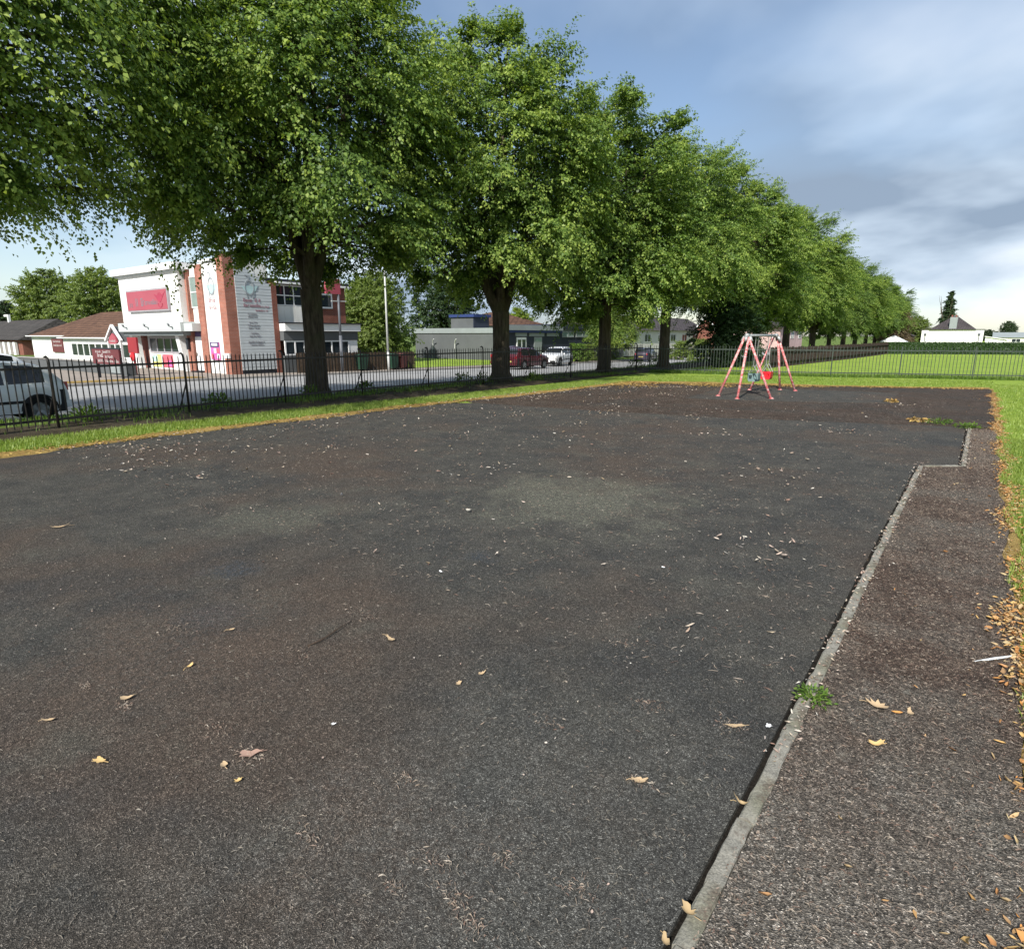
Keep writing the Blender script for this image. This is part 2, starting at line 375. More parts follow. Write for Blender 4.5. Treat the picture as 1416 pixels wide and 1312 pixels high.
mat_litter('fibre', [(0.13, 0.115, 0.095), (0.19, 0.17, 0.14), (0.08, 0.06, 0.05), (0.26, 0.235, 0.2), (0.11, 0.10, 0.085)])
mat_litter('yellow_leaf', [(0.55, 0.35, 0.12), (0.60, 0.42, 0.2)])
mat_litter('tan_leaf', [(0.50, 0.38, 0.24), (0.42, 0.30, 0.18)])
mat_litter('dark_twig', [(0.05, 0.03, 0.02), (0.07, 0.05, 0.035)])
plain('white_scrap', (0.8, 0.8, 0.8), 0.5, 0.05)
plain('feather_white', (0.62, 0.65, 0.68), 0.6, 0.25, 30)
mat_brick('orange_brick', (0.36, 0.125, 0.082), (0.29, 0.092, 0.06), (0.36, 0.27, 0.23))
mat_brick('red_brick', (0.23, 0.066, 0.043), (0.18, 0.05, 0.035), (0.24, 0.18, 0.15))
mat_tiles('brown_tiles', (0.155, 0.085, 0.055), (0.115, 0.062, 0.042)); mat_tiles('grey_tiles', (0.075, 0.068, 0.064), (0.058, 0.053, 0.051))
mat_tiles('slate_tiles', (0.085, 0.073, 0.075), (0.065, 0.057, 0.06))
mat_concrete('kerb_concrete', (0.235, 0.225, 0.195)); mat_concrete('kerb_stone', (0.30, 0.29, 0.28), False)
def mat_road():
    t = NT('road_asphalt'); n = t.noise(0.35, 5, 0.65); f = t.noise(60, 3, 0.7)
    c = t.ramp(n, [(0.3, (0.26, 0.26, 0.262)), (0.7, (0.35, 0.348, 0.345))])
    t.bsdf(t.mix(1.0, c, t.ramp(f, [(0.3, 0.75), (0.7, 1.25)]), 'MULTIPLY'), 0.85, 0.3, 0, f, 0.4, 0.01)
mat_road()
plain('pavement_slab', (0.27, 0.235, 0.205), 0.9, 0.18, 1.2, 0.2, bump=0.2)
t_ = NT('white_render'); st_ = t_.noise(2.2, 5, 0.65, t_.scaled(3, 3, 0.35)); t_.bsdf(t_.mix(t_.ramp(st_, [(0.52, 0.0), (0.72, 0.55)]), t_.ramp(t_.noise(0.6, 5), [(0.3, (0.74, 0.74, 0.72)), (0.7, (0.82, 0.82, 0.81))]), (0.52, 0.50, 0.46)), 0.85, 0.2, 0, t_.noise(30, 3), 0.15, 0.01)
plain('cream_render', (0.62, 0.60, 0.56), 0.85, 0.08, 0.5, 0.2)
plain('grey_render', (0.105, 0.113, 0.118), 0.85, 0.1, 0.7, 0.2, bump=0.1)
plain('pale_fascia', (0.25, 0.28, 0.285), 0.6, 0.08, 1.0)
plain('navy_paint', (0.030, 0.036, 0.058), 0.5, 0.15, 1.0)
plain('blue_trim', (0.03, 0.05, 0.16), 0.5, 0.15, 1.0)
plain('white_paint', (0.78, 0.79, 0.80), 0.45, 0.05, 2.0)
plain('cladding_grey', (0.50, 0.54, 0.57), 0.6, 0.06, 2.0)
plain('band_grey', (0.52, 0.56, 0.56), 0.6, 0.06, 1.5)
plain('dark_trim', (0.02, 0.022, 0.03), 0.5, 0.2)
plain('sign_red', (0.38, 0.075, 0.105), 0.35, 0.05, 1.0, 0.5)
plain('sign_frame', (0.35, 0.33, 0.36), 0.4)
plain('sign_maroon', (0.13, 0.022, 0.03), 0.35, 0.1, 1.0, 0.5)
plain('letter_grey', (0.20, 0.19, 0.22), 0.5); plain('letter_pale', (0.55, 0.48, 0.48), 0.5); plain('letter_rose', (0.33, 0.16, 0.2), 0.5)
plain('emblem_grey', (0.30, 0.33, 0.36), 0.5); plain('emblem_teal', (0.42, 0.58, 0.60), 0.5); plain('emblem_rose', (0.36, 0.05, 0.09), 0.5)
plain('poster_green', (0.45, 0.70, 0.62), 0.5, 0.3, 6.0); plain('poster_yellow', (0.75, 0.72, 0.25), 0.5, 0.3, 6.0)
plain('poster_pink', (0.75, 0.13, 0.17), 0.5, 0.3, 5.0); plain('poster_magenta', (0.72, 0.14, 0.42), 0.5, 0.2, 5.0); plain('poster_purple', (0.10, 0.07, 0.17), 0.5)
plain('window_green', (0.22, 0.30, 0.28), 0.15, 0.1, 2.0, 0.6)
mat_glass('dark_glass'); mat_glass('car_glass', (0.01, 0.012, 0.014))
plain('fence_iron', (0.026, 0.021, 0.018), 0.55, 0.4, 8.0, 0.4, bump=0.3)
plain('fence_green', (0.045, 0.058, 0.052), 0.5, 0.3, 8.0, 0.4)
plain('timber_brown', (0.085, 0.062, 0.045), 0.9, 0.3, 6.0, 0.1, bump=0.3)
plain('timber_dark', (0.055, 0.04, 0.034), 0.9, 0.35, 4.0, 0.1, bump=0.3)
plain('galvanised', (0.38, 0.39, 0.39), 0.5, 0.12, 6.0, 0.5, 0.4)
plain('lamp_grey', (0.50, 0.51, 0.50), 0.6, 0.08, 3.0, 0.3)
plain('pole_dark', (0.12, 0.13, 0.15), 0.5, 0.15, 3.0)
t_ = NT('swing_pink'); t_.bsdf(t_.mix(t_.ramp(t_.noise(14, 5, 0.7), [(0.45, 0.0), (0.6, 0.8)]), t_.ramp(t_.noise(3, 4), [(0.35, (0.48, 0.08, 0.09)), (0.65, (0.56, 0.17, 0.17))]), (0.72, 0.52, 0.50)), 0.55, 0.35)
plain('swing_red', (0.62, 0.018, 0.03), 0.4, 0.1, 5.0, 0.5)
plain('swing_teal', (0.16, 0.24, 0.24), 0.5, 0.2, 5.0)
plain('chain_steel', (0.36, 0.36, 0.34), 0.4, 0.2, 9.0, 0.5, 0.6)
plain('car_white', (0.82, 0.83, 0.84), 0.3, 0.03, 1.0, 0.5, 0, 0.6); plain('car_red', (0.07, 0.008, 0.014), 0.28, 0.05, 1.0, 0.5, 0, 0.7)
plain('car_plum', (0.030, 0.022, 0.040), 0.28, 0.05, 1.0, 0.5, 0, 0.7)
plain('tyre', (0.014, 0.014, 0.014), 0.85, 0.2, 9.0, 0.2); plain('alloy', (0.32, 0.33, 0.34), 0.35, 0.1, 6.0, 0.5, 0.7)
plain('black_plastic', (0.018, 0.018, 0.02), 0.6, 0.2, 5.0); plain('lamp_lens', (0.6, 0.6, 0.6), 0.12, 0.1, 9.0, 0.6); plain('tail_lens', (0.35, 0.015, 0.02), 0.15, 0.2, 9.0, 0.6)
plain('plate_yellow', (0.42, 0.36, 0.12), 0.4)
plain('bin_green', (0.02, 0.055, 0.035), 0.5, 0.15, 3.0); plain('bin_brown', (0.14, 0.05, 0.045), 0.5, 0.15, 3.0)
plain('canvas_white', (0.74, 0.75, 0.76), 0.8, 0.05, 1.0)
plain('post_red', (0.30, 0.02, 0.03), 0.4, 0.1, 2.0, 0.5)
# ---------------------------------------------------------------- setting: terrain, road, playground
def road_z(y): return -0.27 - 0.012 * max(-30.0, min(80.0, y))
def grid_mesh(name, xs, ys, zf, mat, smooth=False):
    vs = [(x, y, zf(x, y)) for y in ys for x in xs]; nx = len(xs)
    fs = [(j * nx + i, j * nx + i + 1, (j + 1) * nx + i + 1, (j + 1) * nx + i) for j in range(len(ys) - 1) for i in range(nx - 1)]
    return mesh_from(name, vs, fs, mat, smooth)
def struct(name, me, parent=None):
    o = bpy.data.objects.new(name, me); link(o, parent); o['kind'] = 'structure'; return o
def sheet(name, poly, z, depth, mat):
    mb = MB(); n = len(poly)
    mb.add([(p[0], p[1], z) for p in poly] + [(p[0], p[1], z - depth) for p in poly],
           [tuple(range(n))] + [(i, i + n, (i + 1) % n + n, (i + 1) % n) for i in range(n)])
    o = mb.build(name, mat); o['kind'] = 'structure'; return o
def wob(y, k=0.0): return 0.05 * math.sin(y * 2.1 + k) + 0.035 * math.sin(y * 5.3 + 2 * k) + 0.02 * math.sin(y * 11.7 + k)

gx = [-1500, -600, -250, -120, -60, -40, -17.2, -17.0, 20, 120, 400, 1500]
gy = [-600, -60, -30, 0, 40, 80, 150, 300, 800, 2500]
struct('ground', grid_mesh('ground', gx, gy, lambda x, y: -0.16 if x > -17.1 else road_z(y) - 0.10, 'rough_grass'))
LAWN_Z = -0.03
struct('lawn', grid_mesh('lawn', [-13.4, -6, 0, 6, 20, 60, 160], [-10, 0, 10, 20, 30, 45, 60, 80, 120, 320], lambda x, y: LAWN_Z, 'lawn_grass'))
yy = [-60, -20] + [k * 2.0 for k in range(-5, 30)] + [70, 90, 130, 200, 300]
def verge_z(x, y):
    rz = road_z(y) + 0.12
    t = [(-13.3, -0.05), (-13.7, 0.0), (-14.6, 0.03), (-16.0, 0.02), (-18.0, rz)]
    for (xa, za), (xb, zb) in zip(t, t[1:]):
        if xb <= x <= xa: return za + (zb - za) * (xa - x) / (xa - xb)
    return rz
struct('verge', grid_mesh('verge', [-15.3, -14.9, -14.6, -14.1, -13.7, -13.3], yy, lambda x, y: verge_z(x, y) + 0.02 * math.sin(3 * x + 1.7 * y), 'soil', True))
struct('grass_verge', grid_mesh('grass_verge', [-18.0, -17.0, -16.0, -15.3], yy, lambda x, y: verge_z(x, y) + (0.02 * math.sin(3 * x + 1.7 * y) if x > -17.5 else 0), 'rough_grass', True))
struct('road', grid_mesh('road', [-31.8, -25, -18.13], yy, lambda x, y: road_z(y) + 0.03 * (1 - ((x + 25) / 6.8) ** 2), 'road_asphalt'))
def strip_box(name, x0, x1, h, mat):
    mb = MB()
    for ya, yb in zip(yy, yy[1:]):
        za, zb = road_z(ya), road_z(yb); o = len(mb.v)
        mb.v += [(x0, ya, za - .1), (x1, ya, za - .1), (x1, ya, za + h), (x0, ya, za + h), (x0, yb, zb - .1), (x1, yb, zb - .1), (x1, yb, zb + h), (x0, yb, zb + h)]
        mb.f += [(o + 3, o + 2, o + 6, o + 7), (o + 1, o + 5, o + 6, o + 2), (o, o + 3, o + 7, o + 4)]
    o = mb.build(name, mat); o['kind'] = 'structure'; return o
strip_box('road_kerb', -18.13, -18.002, 0.115, 'kerb_stone')
strip_box('road_kerb', -31.93, -31.802, 0.10, 'kerb_stone')
strip_box('pavement', -34.1, -31.932, 0.094, 'pavement_slab')
struct('forecourt', grid_mesh('forecourt', [-62, -34.102], [-25, 0, 19, 33], lambda x, y: road_z(y) + 0.07, 'pavement_slab'))
struct('grass_bank', grid_mesh('grass_bank', [-60, -48, -36.4, -35.4, -34.102], [33.002, 40, 50, 60, 71], lambda x, y: road_z(y) + 0.10 + (0.25 if x < -36 else 0.08 if x < -35 else 0), 'lawn_grass'))
struct('grass_bank', grid_mesh('grass_bank', [-34.1, -32.6], [8.2, 12, 16.6], lambda x, y: road_z(y) + 0.11, 'straw_edge'))

# play surfaces
FAR_L, FAR_R = (-11.55, 22.6), (0.38, 27.2)
def tar_left(y): return -11.75 if y < 9 else -11.75 + (y - 9) * 0.082
left_pts = [(tar_left(y) + 0.6 * wob(y, 1), y) for y in np.arange(-4, 22.6, 0.35)]
pad = [(-0.535, -4), (-0.535, 10.235), (-0.065, 10.60), (-0.065, 15.33), (-2.2, 14.62), (-4.4, 13.85), (-7.2, 13.3), (-10.9, 12.9)]
pad += [(x, y) for x, y in reversed(left_pts) if y < 12.7]
sheet('rubber_play_surface', pad, 0.0, 0.03, 'rubber_tarmac')
brown = [(-10.9, 12.905), (-7.2, 13.305), (-4.4, 13.855), (-2.2, 14.625), (-0.06, 15.336), (0.03, 15.336)] + [(0.40 + 0.5 * wob(y, 4), y) for y in np.arange(15.5, 27.0, 0.4)]
brown += [(0.3, 27.1), (-3, 25.7), (-7.7, 23.75), (-9.9, 23.1)] + [(x, y) for x, y in reversed(left_pts) if 12.9 < y < 22.6]
sheet('play_tarmac', brown, 0.004, 0.034, 'far_tarmac')
path = [(-0.45, -4)] + [(0.40 + 0.5 * wob(y, 4), y) for y in np.arange(-4, 15.4, 0.4)] + [(0.03, 15.33), (0.03, 10.56), (-0.45, 10.19)]
sheet('side_path', path, 0.010, 0.04, 'mossy_tarmac')
p2 = [gp(948, 551), gp(1090, 556), gp(1228, 558), gp(1243, 544), gp(1110, 539), gp(1000, 536)]
sheet('swing_safety_surface', [(p.x, p.y) for p in p2], 0.012, 0.012, 'rubber_tarmac')
sheet('kerb_trench', [(-0.60, -4), (-0.44, -4), (-0.44, 10.18), (0.04, 10.55), (0.04, 15.3), (-0.12, 15.25), (-0.12, 10.68), (-0.60, 10.3)], -0.024, 0.01, 'trench_soil')

# straw-coloured worn edges of the lawn, scuffed outline
def ribbon(name, pts_a, pts_b, z, mat):
    vs = []
    for a, b in zip(pts_a, pts_b):
        for k in range(5):
            t = k / 4; vs.append((a[0] + (b[0] - a[0]) * t, a[1] + (b[1] - a[1]) * t, z + 0.018 * math.sin(math.pi * t)))
    fs = [(5 * i + k, 5 * i + k + 1, 5 * i + k + 6, 5 * i + k + 5) for i in range(len(pts_a) - 1) for k in range(4)]
    return struct(name, mesh_from(name, vs, fs, mat, True))
ya = np.arange(-4, 22.6, 0.12)
ribbon('worn_grass_edge', [(tar_left(y) + 0.06 + 1.3 * wob(y, 2) + 0.10 * math.sin(0.9 * y), y) for y in ya],
       [(tar_left(y) - 0.42 - 2.2 * wob(y, 3) - 0.08 * math.sin(1.3 * y), y) for y in ya], 0.001, 'straw_edge')
ya = np.arange(-4, 27.2, 0.1)
ribbon('worn_grass_edge', [(0.405 + 0.5 * wob(y, 4), y) for y in ya], [(0.50 + 0.8 * wob(y, 6), y) for y in ya], -0.012, 'straw_edge')
def far_edge(t): return (-11.4 + 11.8 * t, 22.55 + 4.6 * t + (0.25 * math.sin(7 * t)))
ts = np.linspace(0, 1, 90)
ribbon('worn_grass_edge', [(far_edge(t)[0], far_edge(t)[1] - 0.25 - 1.2 * max(0, 0.55 - t) - 2 * wob(t * 12, 1)) for t in ts],
       [(far_edge(t)[0] - .05, far_edge(t)[1] + 0.35 + 2 * wob(t * 12, 2)) for t in ts], 0.0065, 'straw_edge')

# pin kerb round the rubber surface, one stone after the other
kerb = empty('pin_kerb', (-0.48, 0, 0), kind='structure')
kmeshes = []
for s in range(5):
    r = random.Random(40 + s); mb = MB(); n = 12; L = 0.60
    prof = [(-0.030, -0.05), (-0.030, 0.012), (-0.024, 0.020), (0.024, 0.020), (0.030, 0.013), (0.030, -0.05)]
    for i in range(n + 1):
        y = L * i / n - L / 2; chip = r.random() < 0.12
        for (x, z) in prof:
            jx = r.uniform(-.003, .003); jz = r.uniform(-.0025, .0025)
            if chip and z > 0.015: x *= r.uniform(.82, .97); z -= r.uniform(0.002, .008)
            mb.v.append((x + jx, y, z + jz))
    for i in range(n):
        for k in range(5): a = i * 6 + k; mb.f.append((a, a + 6, a + 7, a + 1))
    mb.f += [tuple(range(6)), tuple(range(n * 6 + 5, n * 6 - 1, -1))]
    kmeshes.append(mesh_from('kerb_piece', mb.v, mb.f, 'kerb_concrete', False))
def kerb_run(a, b, rr, sink=0.0):
    a = Vector(a); b = Vector(b); d = b - a; n = max(1, round(d.length / 0.61)); ang = math.atan2(-d.x, d.y)
    for i in range(n):
        o = bpy.data.objects.new('kerb_piece', kmeshes[rr.randrange(5)]); link(o, kerb)
        p = a + d * ((i + .5) / n)
        o.location = Vector((p.x + rr.uniform(-.004, .004), p.y, rr.uniform(-.006, .004) - sink)) - Vector((-0.48, 0, 0))
        o.rotation_euler = (rr.uniform(-.004, .004), 0, ang + rr.uniform(-.006, .006)); o.scale = (1, d.length / n / 0.606, 1)
rr = random.Random(3)
kerb_run((-0.48, -3.5), (-0.48, 10.21), rr); kerb_run((-0.45, 10.215), (-0.03, 10.545), rr); kerb_run((0.0, 10.57), (0.0, 15.3), rr, .008)

# ---------------------------------------------------------------- railings
def bar_mesh(name, z0, z1, wdt, mat):
    h = wdt / 2; tip = z1 + 0.05
    return mesh_from(name, [(x, y, z) for z in (z0, z1) for x, y in ((-h, -h), (h, -h), (h, h), (-h, h))] + [(0, 0, tip)],
                     [(0, 1, 5, 4), (1, 2, 6, 5), (2, 3, 7, 6), (3, 0, 4, 7), (4, 5, 8), (5, 6, 8), (6, 7, 8), (7, 4, 8)], mat)
def lerp_path(pts, s):
    for a, b in zip(pts, pts[1:]):
        L = math.hypot(b[0] - a[0], b[1] - a[1])
        if s <= L: return a[0] + (b[0] - a[0]) * s / L, a[1] + (b[1] - a[1]) * s / L, math.atan2(b[1] - a[1], b[0] - a[0])
        s -= L
    return pts[-1][0], pts[-1][1], math.atan2(pts[-1][1] - pts[-2][1], pts[-1][0] - pts[-2][0])
def smooth_path(pts, n=60):
    P = np.array(pts, float); d = np.r_[0, np.cumsum(np.hypot(*np.diff(P, axis=0).T))]; s = np.linspace(0, d[-1], n)
    x = np.interp(s, d, P[:, 0]); y = np.interp(s, d, P[:, 1])
    for _ in range(4):
        x[1:-1] = (x[:-2] + 2 * x[1:-1] + x[2:]) / 4; y[1:-1] = (y[:-2] + 2 * y[1:-1] + y[2:]) / 4
    return list(zip(x, y))
def railing(name, pts, label, mat, spacing, zoff, top, bend=True, post_every=2.75, wdt=0.016, first_post=0.0):
    pts = smooth_path(pts); P0 = Vector((pts[0][0], pts[0][1], zoff)); root = empty(name, P0, label, 'fence')
    tot = sum(math.hypot(b[0] - a[0], b[1] - a[1]) for a, b in zip(pts, pts[1:]))
    n = min(300, int(tot / spacing)); bm = bar_mesh('bar', 0.06, top, wdt, mat); r = random.Random(len(pts) + int(tot))
    posts = []; s = first_post
    while s < tot: posts.append(s); s += post_every
    for i in range(n):
        s = (i + 0.5) * spacing
        if min(abs(s - q) for q in posts) < 0.04: continue
        x, y, a = lerp_path(pts, s); o = bpy.data.objects.new('bar', bm); link(o, root)
        o.location = (x - P0.x, y - P0.y, r.uniform(-.012, .008)); o.rotation_euler = (r.uniform(-.012, .012), r.uniform(-.012, .012), a)
    for q, q2 in zip([0.0] + posts[0 if first_post > 0 else 1:], posts[0 if first_post > 0 else 1:] + [tot]):
        x0, y0, _ = lerp_path(pts, q); x1, y1, _ = lerp_path(pts, q2)
        for z in (0.18, top - 0.13):
            MB().bar((x0, y0, zoff + z), (x1, y1, zoff + z + r.uniform(-.008, .008)), 0.012, 0.045).build('rail', mat, root)
    for q in posts:
        x, y, a = lerp_path(pts, q); nx, ny = -math.sin(a), math.cos(a)
        mb = MB()
        if bend:
            pth = [(x, y, zoff - .1), (x, y, zoff + top - .02), (x + nx * .02, y + ny * .02, zoff + top + .05), (x + nx * .07, y + ny * .07, zoff + top + .085), (x + nx * .13, y + ny * .13, zoff + top + .07)]
            mb.tube(pth, [.026, .026, .025, .022, .018], 8)
            mb.bar((x, y, zoff + top * .55), (x + nx * .45, y + ny * .45, zoff - .08), 0.03, 0.012)
        else:
            mb.box(x - .022, x + .022, y - .022, y + .022, zoff - .1, zoff + top + .06)
        mb.build('post', mat, root, bend)
    return root
LEFT = [(-14.0, -2.4), (-14.15, 3.2), (-14.7, 7), (-15.15, 11.6), (-14.75, 19), (-14.1, 26), (-13.8, 29.5)]
FARF = [(-13.75, 29.55), (-9.84, 30.1), (-4.86, 31.2), (-2.2, 32.4), (1.55, 33.6), (4.6, 34.5)]
railing('iron_railing', LEFT, 'dark iron railing with pointed bars and bent posts between playground and street', 'fence_iron', 0.115, 0.02, 1.30, True, 2.75, 0.017, 1.15)
railing('steel_railing', FARF, 'green-grey steel railing across the lawn behind the swing', 'fence_green', 0.135, -0.02, 1.30, False, 2.75, 0.018, 0.3)

# timber boundary along the left of the far field
TB = [(-9.7, 37.5), (-8.4, 56), (-7.7, 73.5)]
tf = empty('timber_fence', (TB[0][0], TB[0][1], 0), 'dark brown board fence along the left side of the far field', 'fence')
mb = MB(); pst = MB(); r = random.Random(5); s = 0.0
while s < 36.0:
    x, y, a = lerp_path(TB, s); h = 1.12 + r.uniform(-.04, .04); c_, s_ = math.cos(a), math.sin(a); off = r.uniform(0, .02)
    p = [(x - s_ * 0 + off, y, -.05), (x + c_ * .17 + off, y + s_ * .17, -.05)]
    mb.bar((x + off, y + .085, -.05), (x + off, y + .085, h), 0.03, 0.165, up=(0, 1, 0)); s += 0.2
bd = mb.build('boards', 'timber_dark', tf); bd['kind'] = 'stuff'
for z in (0.3, 0.9):
    for a, b in zip(TB, TB[1:]): MB().bar((a[0] + .05, a[1], z), (b[0] + .05, b[1], z), .05, .08).build('rail', 'timber_dark', tf)
# ---------------------------------------------------------------- trees
def norm(a): return a / np.maximum(np.linalg.norm(a, axis=-1, keepdims=True), 1e-6)
def leaf_quads(p, axis, nrm, size, width=0.72):
    """one folded four-cornered leaf per row"""
    b = norm(np.cross(axis, nrm)); n2 = norm(np.cross(b, axis)); s = size[:, None]
    v0 = p; v2 = p + axis * s - n2 * s * 0.10
    v1 = p + axis * s * 0.42 + b * s * width / 2 + n2 * s * 0.10; v3 = p + axis * s * 0.42 - b * s * width / 2 + n2 * s * 0.10
    V = np.stack([v0, v1, v2, v3], 1).reshape(-1, 3); Q = np.arange(len(V)).reshape(-1, 4); return V, Q
PROF_T = [0, .06, .18, .35, .55, .72, .86, .95, 1.0]
PROF_R = [.55, .86, 1.0, 1.0, .95, .85, .66, .42, .12]
def make_crown(seed, H, zb, Rr, nb, ntw, nl, leaf, mat, prof=PROF_R, droop=0.48, inner=0.2, flat=1.0, fill=1.0):
    g = np.random.default_rng(seed)
    ph = g.uniform(0, 6.28, 4)
    # boughs spread over the crown's envelope
    t = (np.arange(nb) + g.uniform(0, 1, nb)) / nb
    wgt = np.interp(np.linspace(0, 1, 200), PROF_T, prof); cdf = np.cumsum(wgt + .15); cdf /= cdf[-1]
    t = np.interp(t, cdf, np.linspace(0, 1, 200)); g.shuffle(t)
    az = (np.arange(nb) * 2.39996 + g.normal(0, .25, nb))
    o = np.argsort(t); t = t[o]; az = az[:nb]
    lob = 1 + .12 * np.sin(2 * az + ph[0]) + .10 * np.sin(3 * az + ph[1] + 5 * t) + .07 * np.sin(5 * az + ph[2] + 9 * t)
    rad = Rr * np.interp(t, PROF_T, prof) * lob
    fr = np.where(g.random(nb) < inner, g.uniform(.35, .7, nb), g.uniform(.78, 1.05, nb))
    z = zb + (H - zb) * t + g.normal(0, .15, nb)
    sz = g.uniform(.8, 1.75, nb) * np.interp(t, [0, .12, .25, .6, 1], [.62, .75, 1.0, 1.0, .7]) * (Rr / 4.6)
    el = np.interp(t, [0, .4, .8, 1], [-.05, .15, .55, 1.1]) + g.normal(0, .12, nb)
    tip = np.stack([np.cos(az) * rad * fr, np.sin(az) * rad * fr, z], 1)
    out = np.stack([np.cos(az) * np.cos(el), np.sin(az) * np.cos(el), np.sin(el)], 1)
    base = tip - out * (1.25 * sz)[:, None]
    # twigs fanning out of every bough, arching over and hanging
    N = nb * ntw; bi = np.repeat(np.arange(nb), ntw)
    taz = az[bi] + g.normal(0, .70, N); tel = el[bi] + g.normal(0, .30, N)
    L = sz[bi] * g.uniform(.8, 1.6, N) * np.interp(t[bi], [0, .15, 1], [.72, 1.0, 1.0])
    td = np.stack([np.cos(taz) * np.cos(tel), np.sin(taz) * np.cos(tel), np.sin(tel)], 1)
    st = base[bi] + g.normal(0, .26, (N, 3)) * sz[bi][:, None] * np.array([1, 1, .7 * flat])
    dr = droop * (1.15 - .6 * t[bi]) * g.uniform(.5, 1.3, N)
    M = N * nl; ti = np.repeat(np.arange(N), nl); u = g.uniform(.05, 1.0, M) ** .62
    p = st[ti] + td[ti] * (L[ti] * u)[:, None]
    p[:, 2] -= dr[ti] * L[ti] * u * u
    side = norm(np.cross(td[ti], np.array([0, 0, 1.0]))) * (g.choice([-1, 1], M))[:, None]
    p += side * g.uniform(0, .10, M)[:, None] + g.normal(0, .035, (M, 3))
    tang = td[ti] - np.array([0, 0, 1.0]) * (2 * dr[ti] * u)[:, None]
    ax = norm(tang * .5 + side * .65 + g.normal(0, .35, (M, 3)) - np.array([0, 0, .45]))
    nr = norm(np.array([0, 0, .95]) + td[ti] * .55 + g.normal(0, .42, (M, 3)))
    size = leaf * g.uniform(.6, 1.3, M)
    V, Q = leaf_quads(p, ax, nr, size)
    # fill leaves in the heart of the crown, coloured dark to give shaded depth
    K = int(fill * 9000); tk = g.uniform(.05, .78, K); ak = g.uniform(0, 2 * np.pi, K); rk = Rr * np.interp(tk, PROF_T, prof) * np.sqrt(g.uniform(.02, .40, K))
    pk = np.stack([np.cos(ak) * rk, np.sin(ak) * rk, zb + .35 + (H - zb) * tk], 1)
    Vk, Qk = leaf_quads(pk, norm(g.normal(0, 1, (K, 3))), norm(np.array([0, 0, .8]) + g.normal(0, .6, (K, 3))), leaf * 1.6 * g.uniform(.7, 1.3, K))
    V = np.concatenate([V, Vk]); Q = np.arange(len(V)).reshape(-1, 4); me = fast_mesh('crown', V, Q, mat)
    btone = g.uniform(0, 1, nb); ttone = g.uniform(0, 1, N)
    tone = np.clip(.50 * u ** 1.5 + .26 * btone[bi][ti] + .24 * ttone[ti], 0, 1)  # brighter towards twig ends: lit and shaded clumps put into leaf colour
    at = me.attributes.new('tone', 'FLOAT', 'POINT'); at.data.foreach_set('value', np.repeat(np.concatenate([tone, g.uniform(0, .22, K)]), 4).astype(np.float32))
    return me, base, t
def make_trunk(seed, H, base, zf, r0, mat='bark', lean=(0, 0), thin=1.0):
    g = random.Random(seed); mb = MB()
    def wig(a): return g.uniform(-a, a)
    pts = [(wig(.03), wig(.03), -.15), (0, 0, .05), (.03 * lean[0], .03 * lean[1], .35), (wig(.04) + .1 * lean[0], wig(.04) + .1 * lean[1], zf * .55), (.25 * lean[0] + wig(.05), .25 * lean[1], zf)]
    mb.tube(pts, [r0 * 1.75, r0 * 1.45, r0 * 1.08, r0 * .93, r0 * .95], 14, False)
    fork = Vector(pts[-1]); limbs = []
    nl = 6
    for i in range(nl):
        a = i * 2 * math.pi / nl + wig(.35); reach = g.uniform(.9, 2.0); top = H * g.uniform(.62, .9) if i else H * .95
        if i == 0: reach = .3
        P = [fork - Vector((0, 0, .25))]
        for k in range(1, 7):
            q = k / 6; P.append(fork + Vector((math.cos(a) * reach * q ** .7 + wig(.12), math.sin(a) * reach * q ** .7 + wig(.12), (top - zf) * q)))
        limbs.append(P); mb.tube(P, [r0 * v * thin for v in (.62, .5, .42, .33, .25, .16, .05)], 8, False)
    flat = [(p, l) for l in limbs for p in l[:6]]
    for b in base:
        B = Vector(b); best = min(flat, key=lambda pl: (pl[0] - B).length + 1.2 * max(0, pl[0].z - B.z + .3))[0]
        m = (best + B) / 2 + Vector((wig(.15), wig(.15), .18 + wig(.1)))
        mb.tube([best, best.lerp(m, .5) + Vector((0, 0, .05)), m, B], [r0 * .17, r0 * .14, r0 * .10, r0 * .045], 5, False)
    return mesh_from('trunk', mb.v, mb.f, mat, True)
KINDS = {}
def tree_kind(key, seed, H, zb, Rr, nb, ntw, nl, leaf, mat, zf, r0, **k):
    cr, base, t = make_crown(seed, H, zb, Rr, nb, ntw, nl, leaf, mat, **k)
    KINDS[key] = (cr, make_trunk(seed, H, base, zf, r0))
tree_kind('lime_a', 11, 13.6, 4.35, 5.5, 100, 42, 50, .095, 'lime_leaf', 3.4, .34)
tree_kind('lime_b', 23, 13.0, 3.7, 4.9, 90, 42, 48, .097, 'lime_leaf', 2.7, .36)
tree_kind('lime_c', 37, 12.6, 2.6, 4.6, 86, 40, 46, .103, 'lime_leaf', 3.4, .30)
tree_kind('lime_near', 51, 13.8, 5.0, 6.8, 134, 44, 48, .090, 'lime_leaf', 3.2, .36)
tree_kind('broad', 63, 9.0, 0.8, 4.6, 90, 12, 34, .20, 'pale_leaf', 1.6, .24, droop=.3, fill=.4)
tree_kind('conifer', 77, 10.0, 0.4, 2.0, 90, 10, 34, .17, 'dark_leaf', 3.0, .2, fill=.25, prof=[1, 1, .95, .82, .62, .42, .26, .14, .03], droop=.5)
tree_kind('shrub', 81, 2.4, 0.1, 1.5, 40, 9, 34, .10, 'pale_leaf', .3, .05, droop=.25, fill=.15)
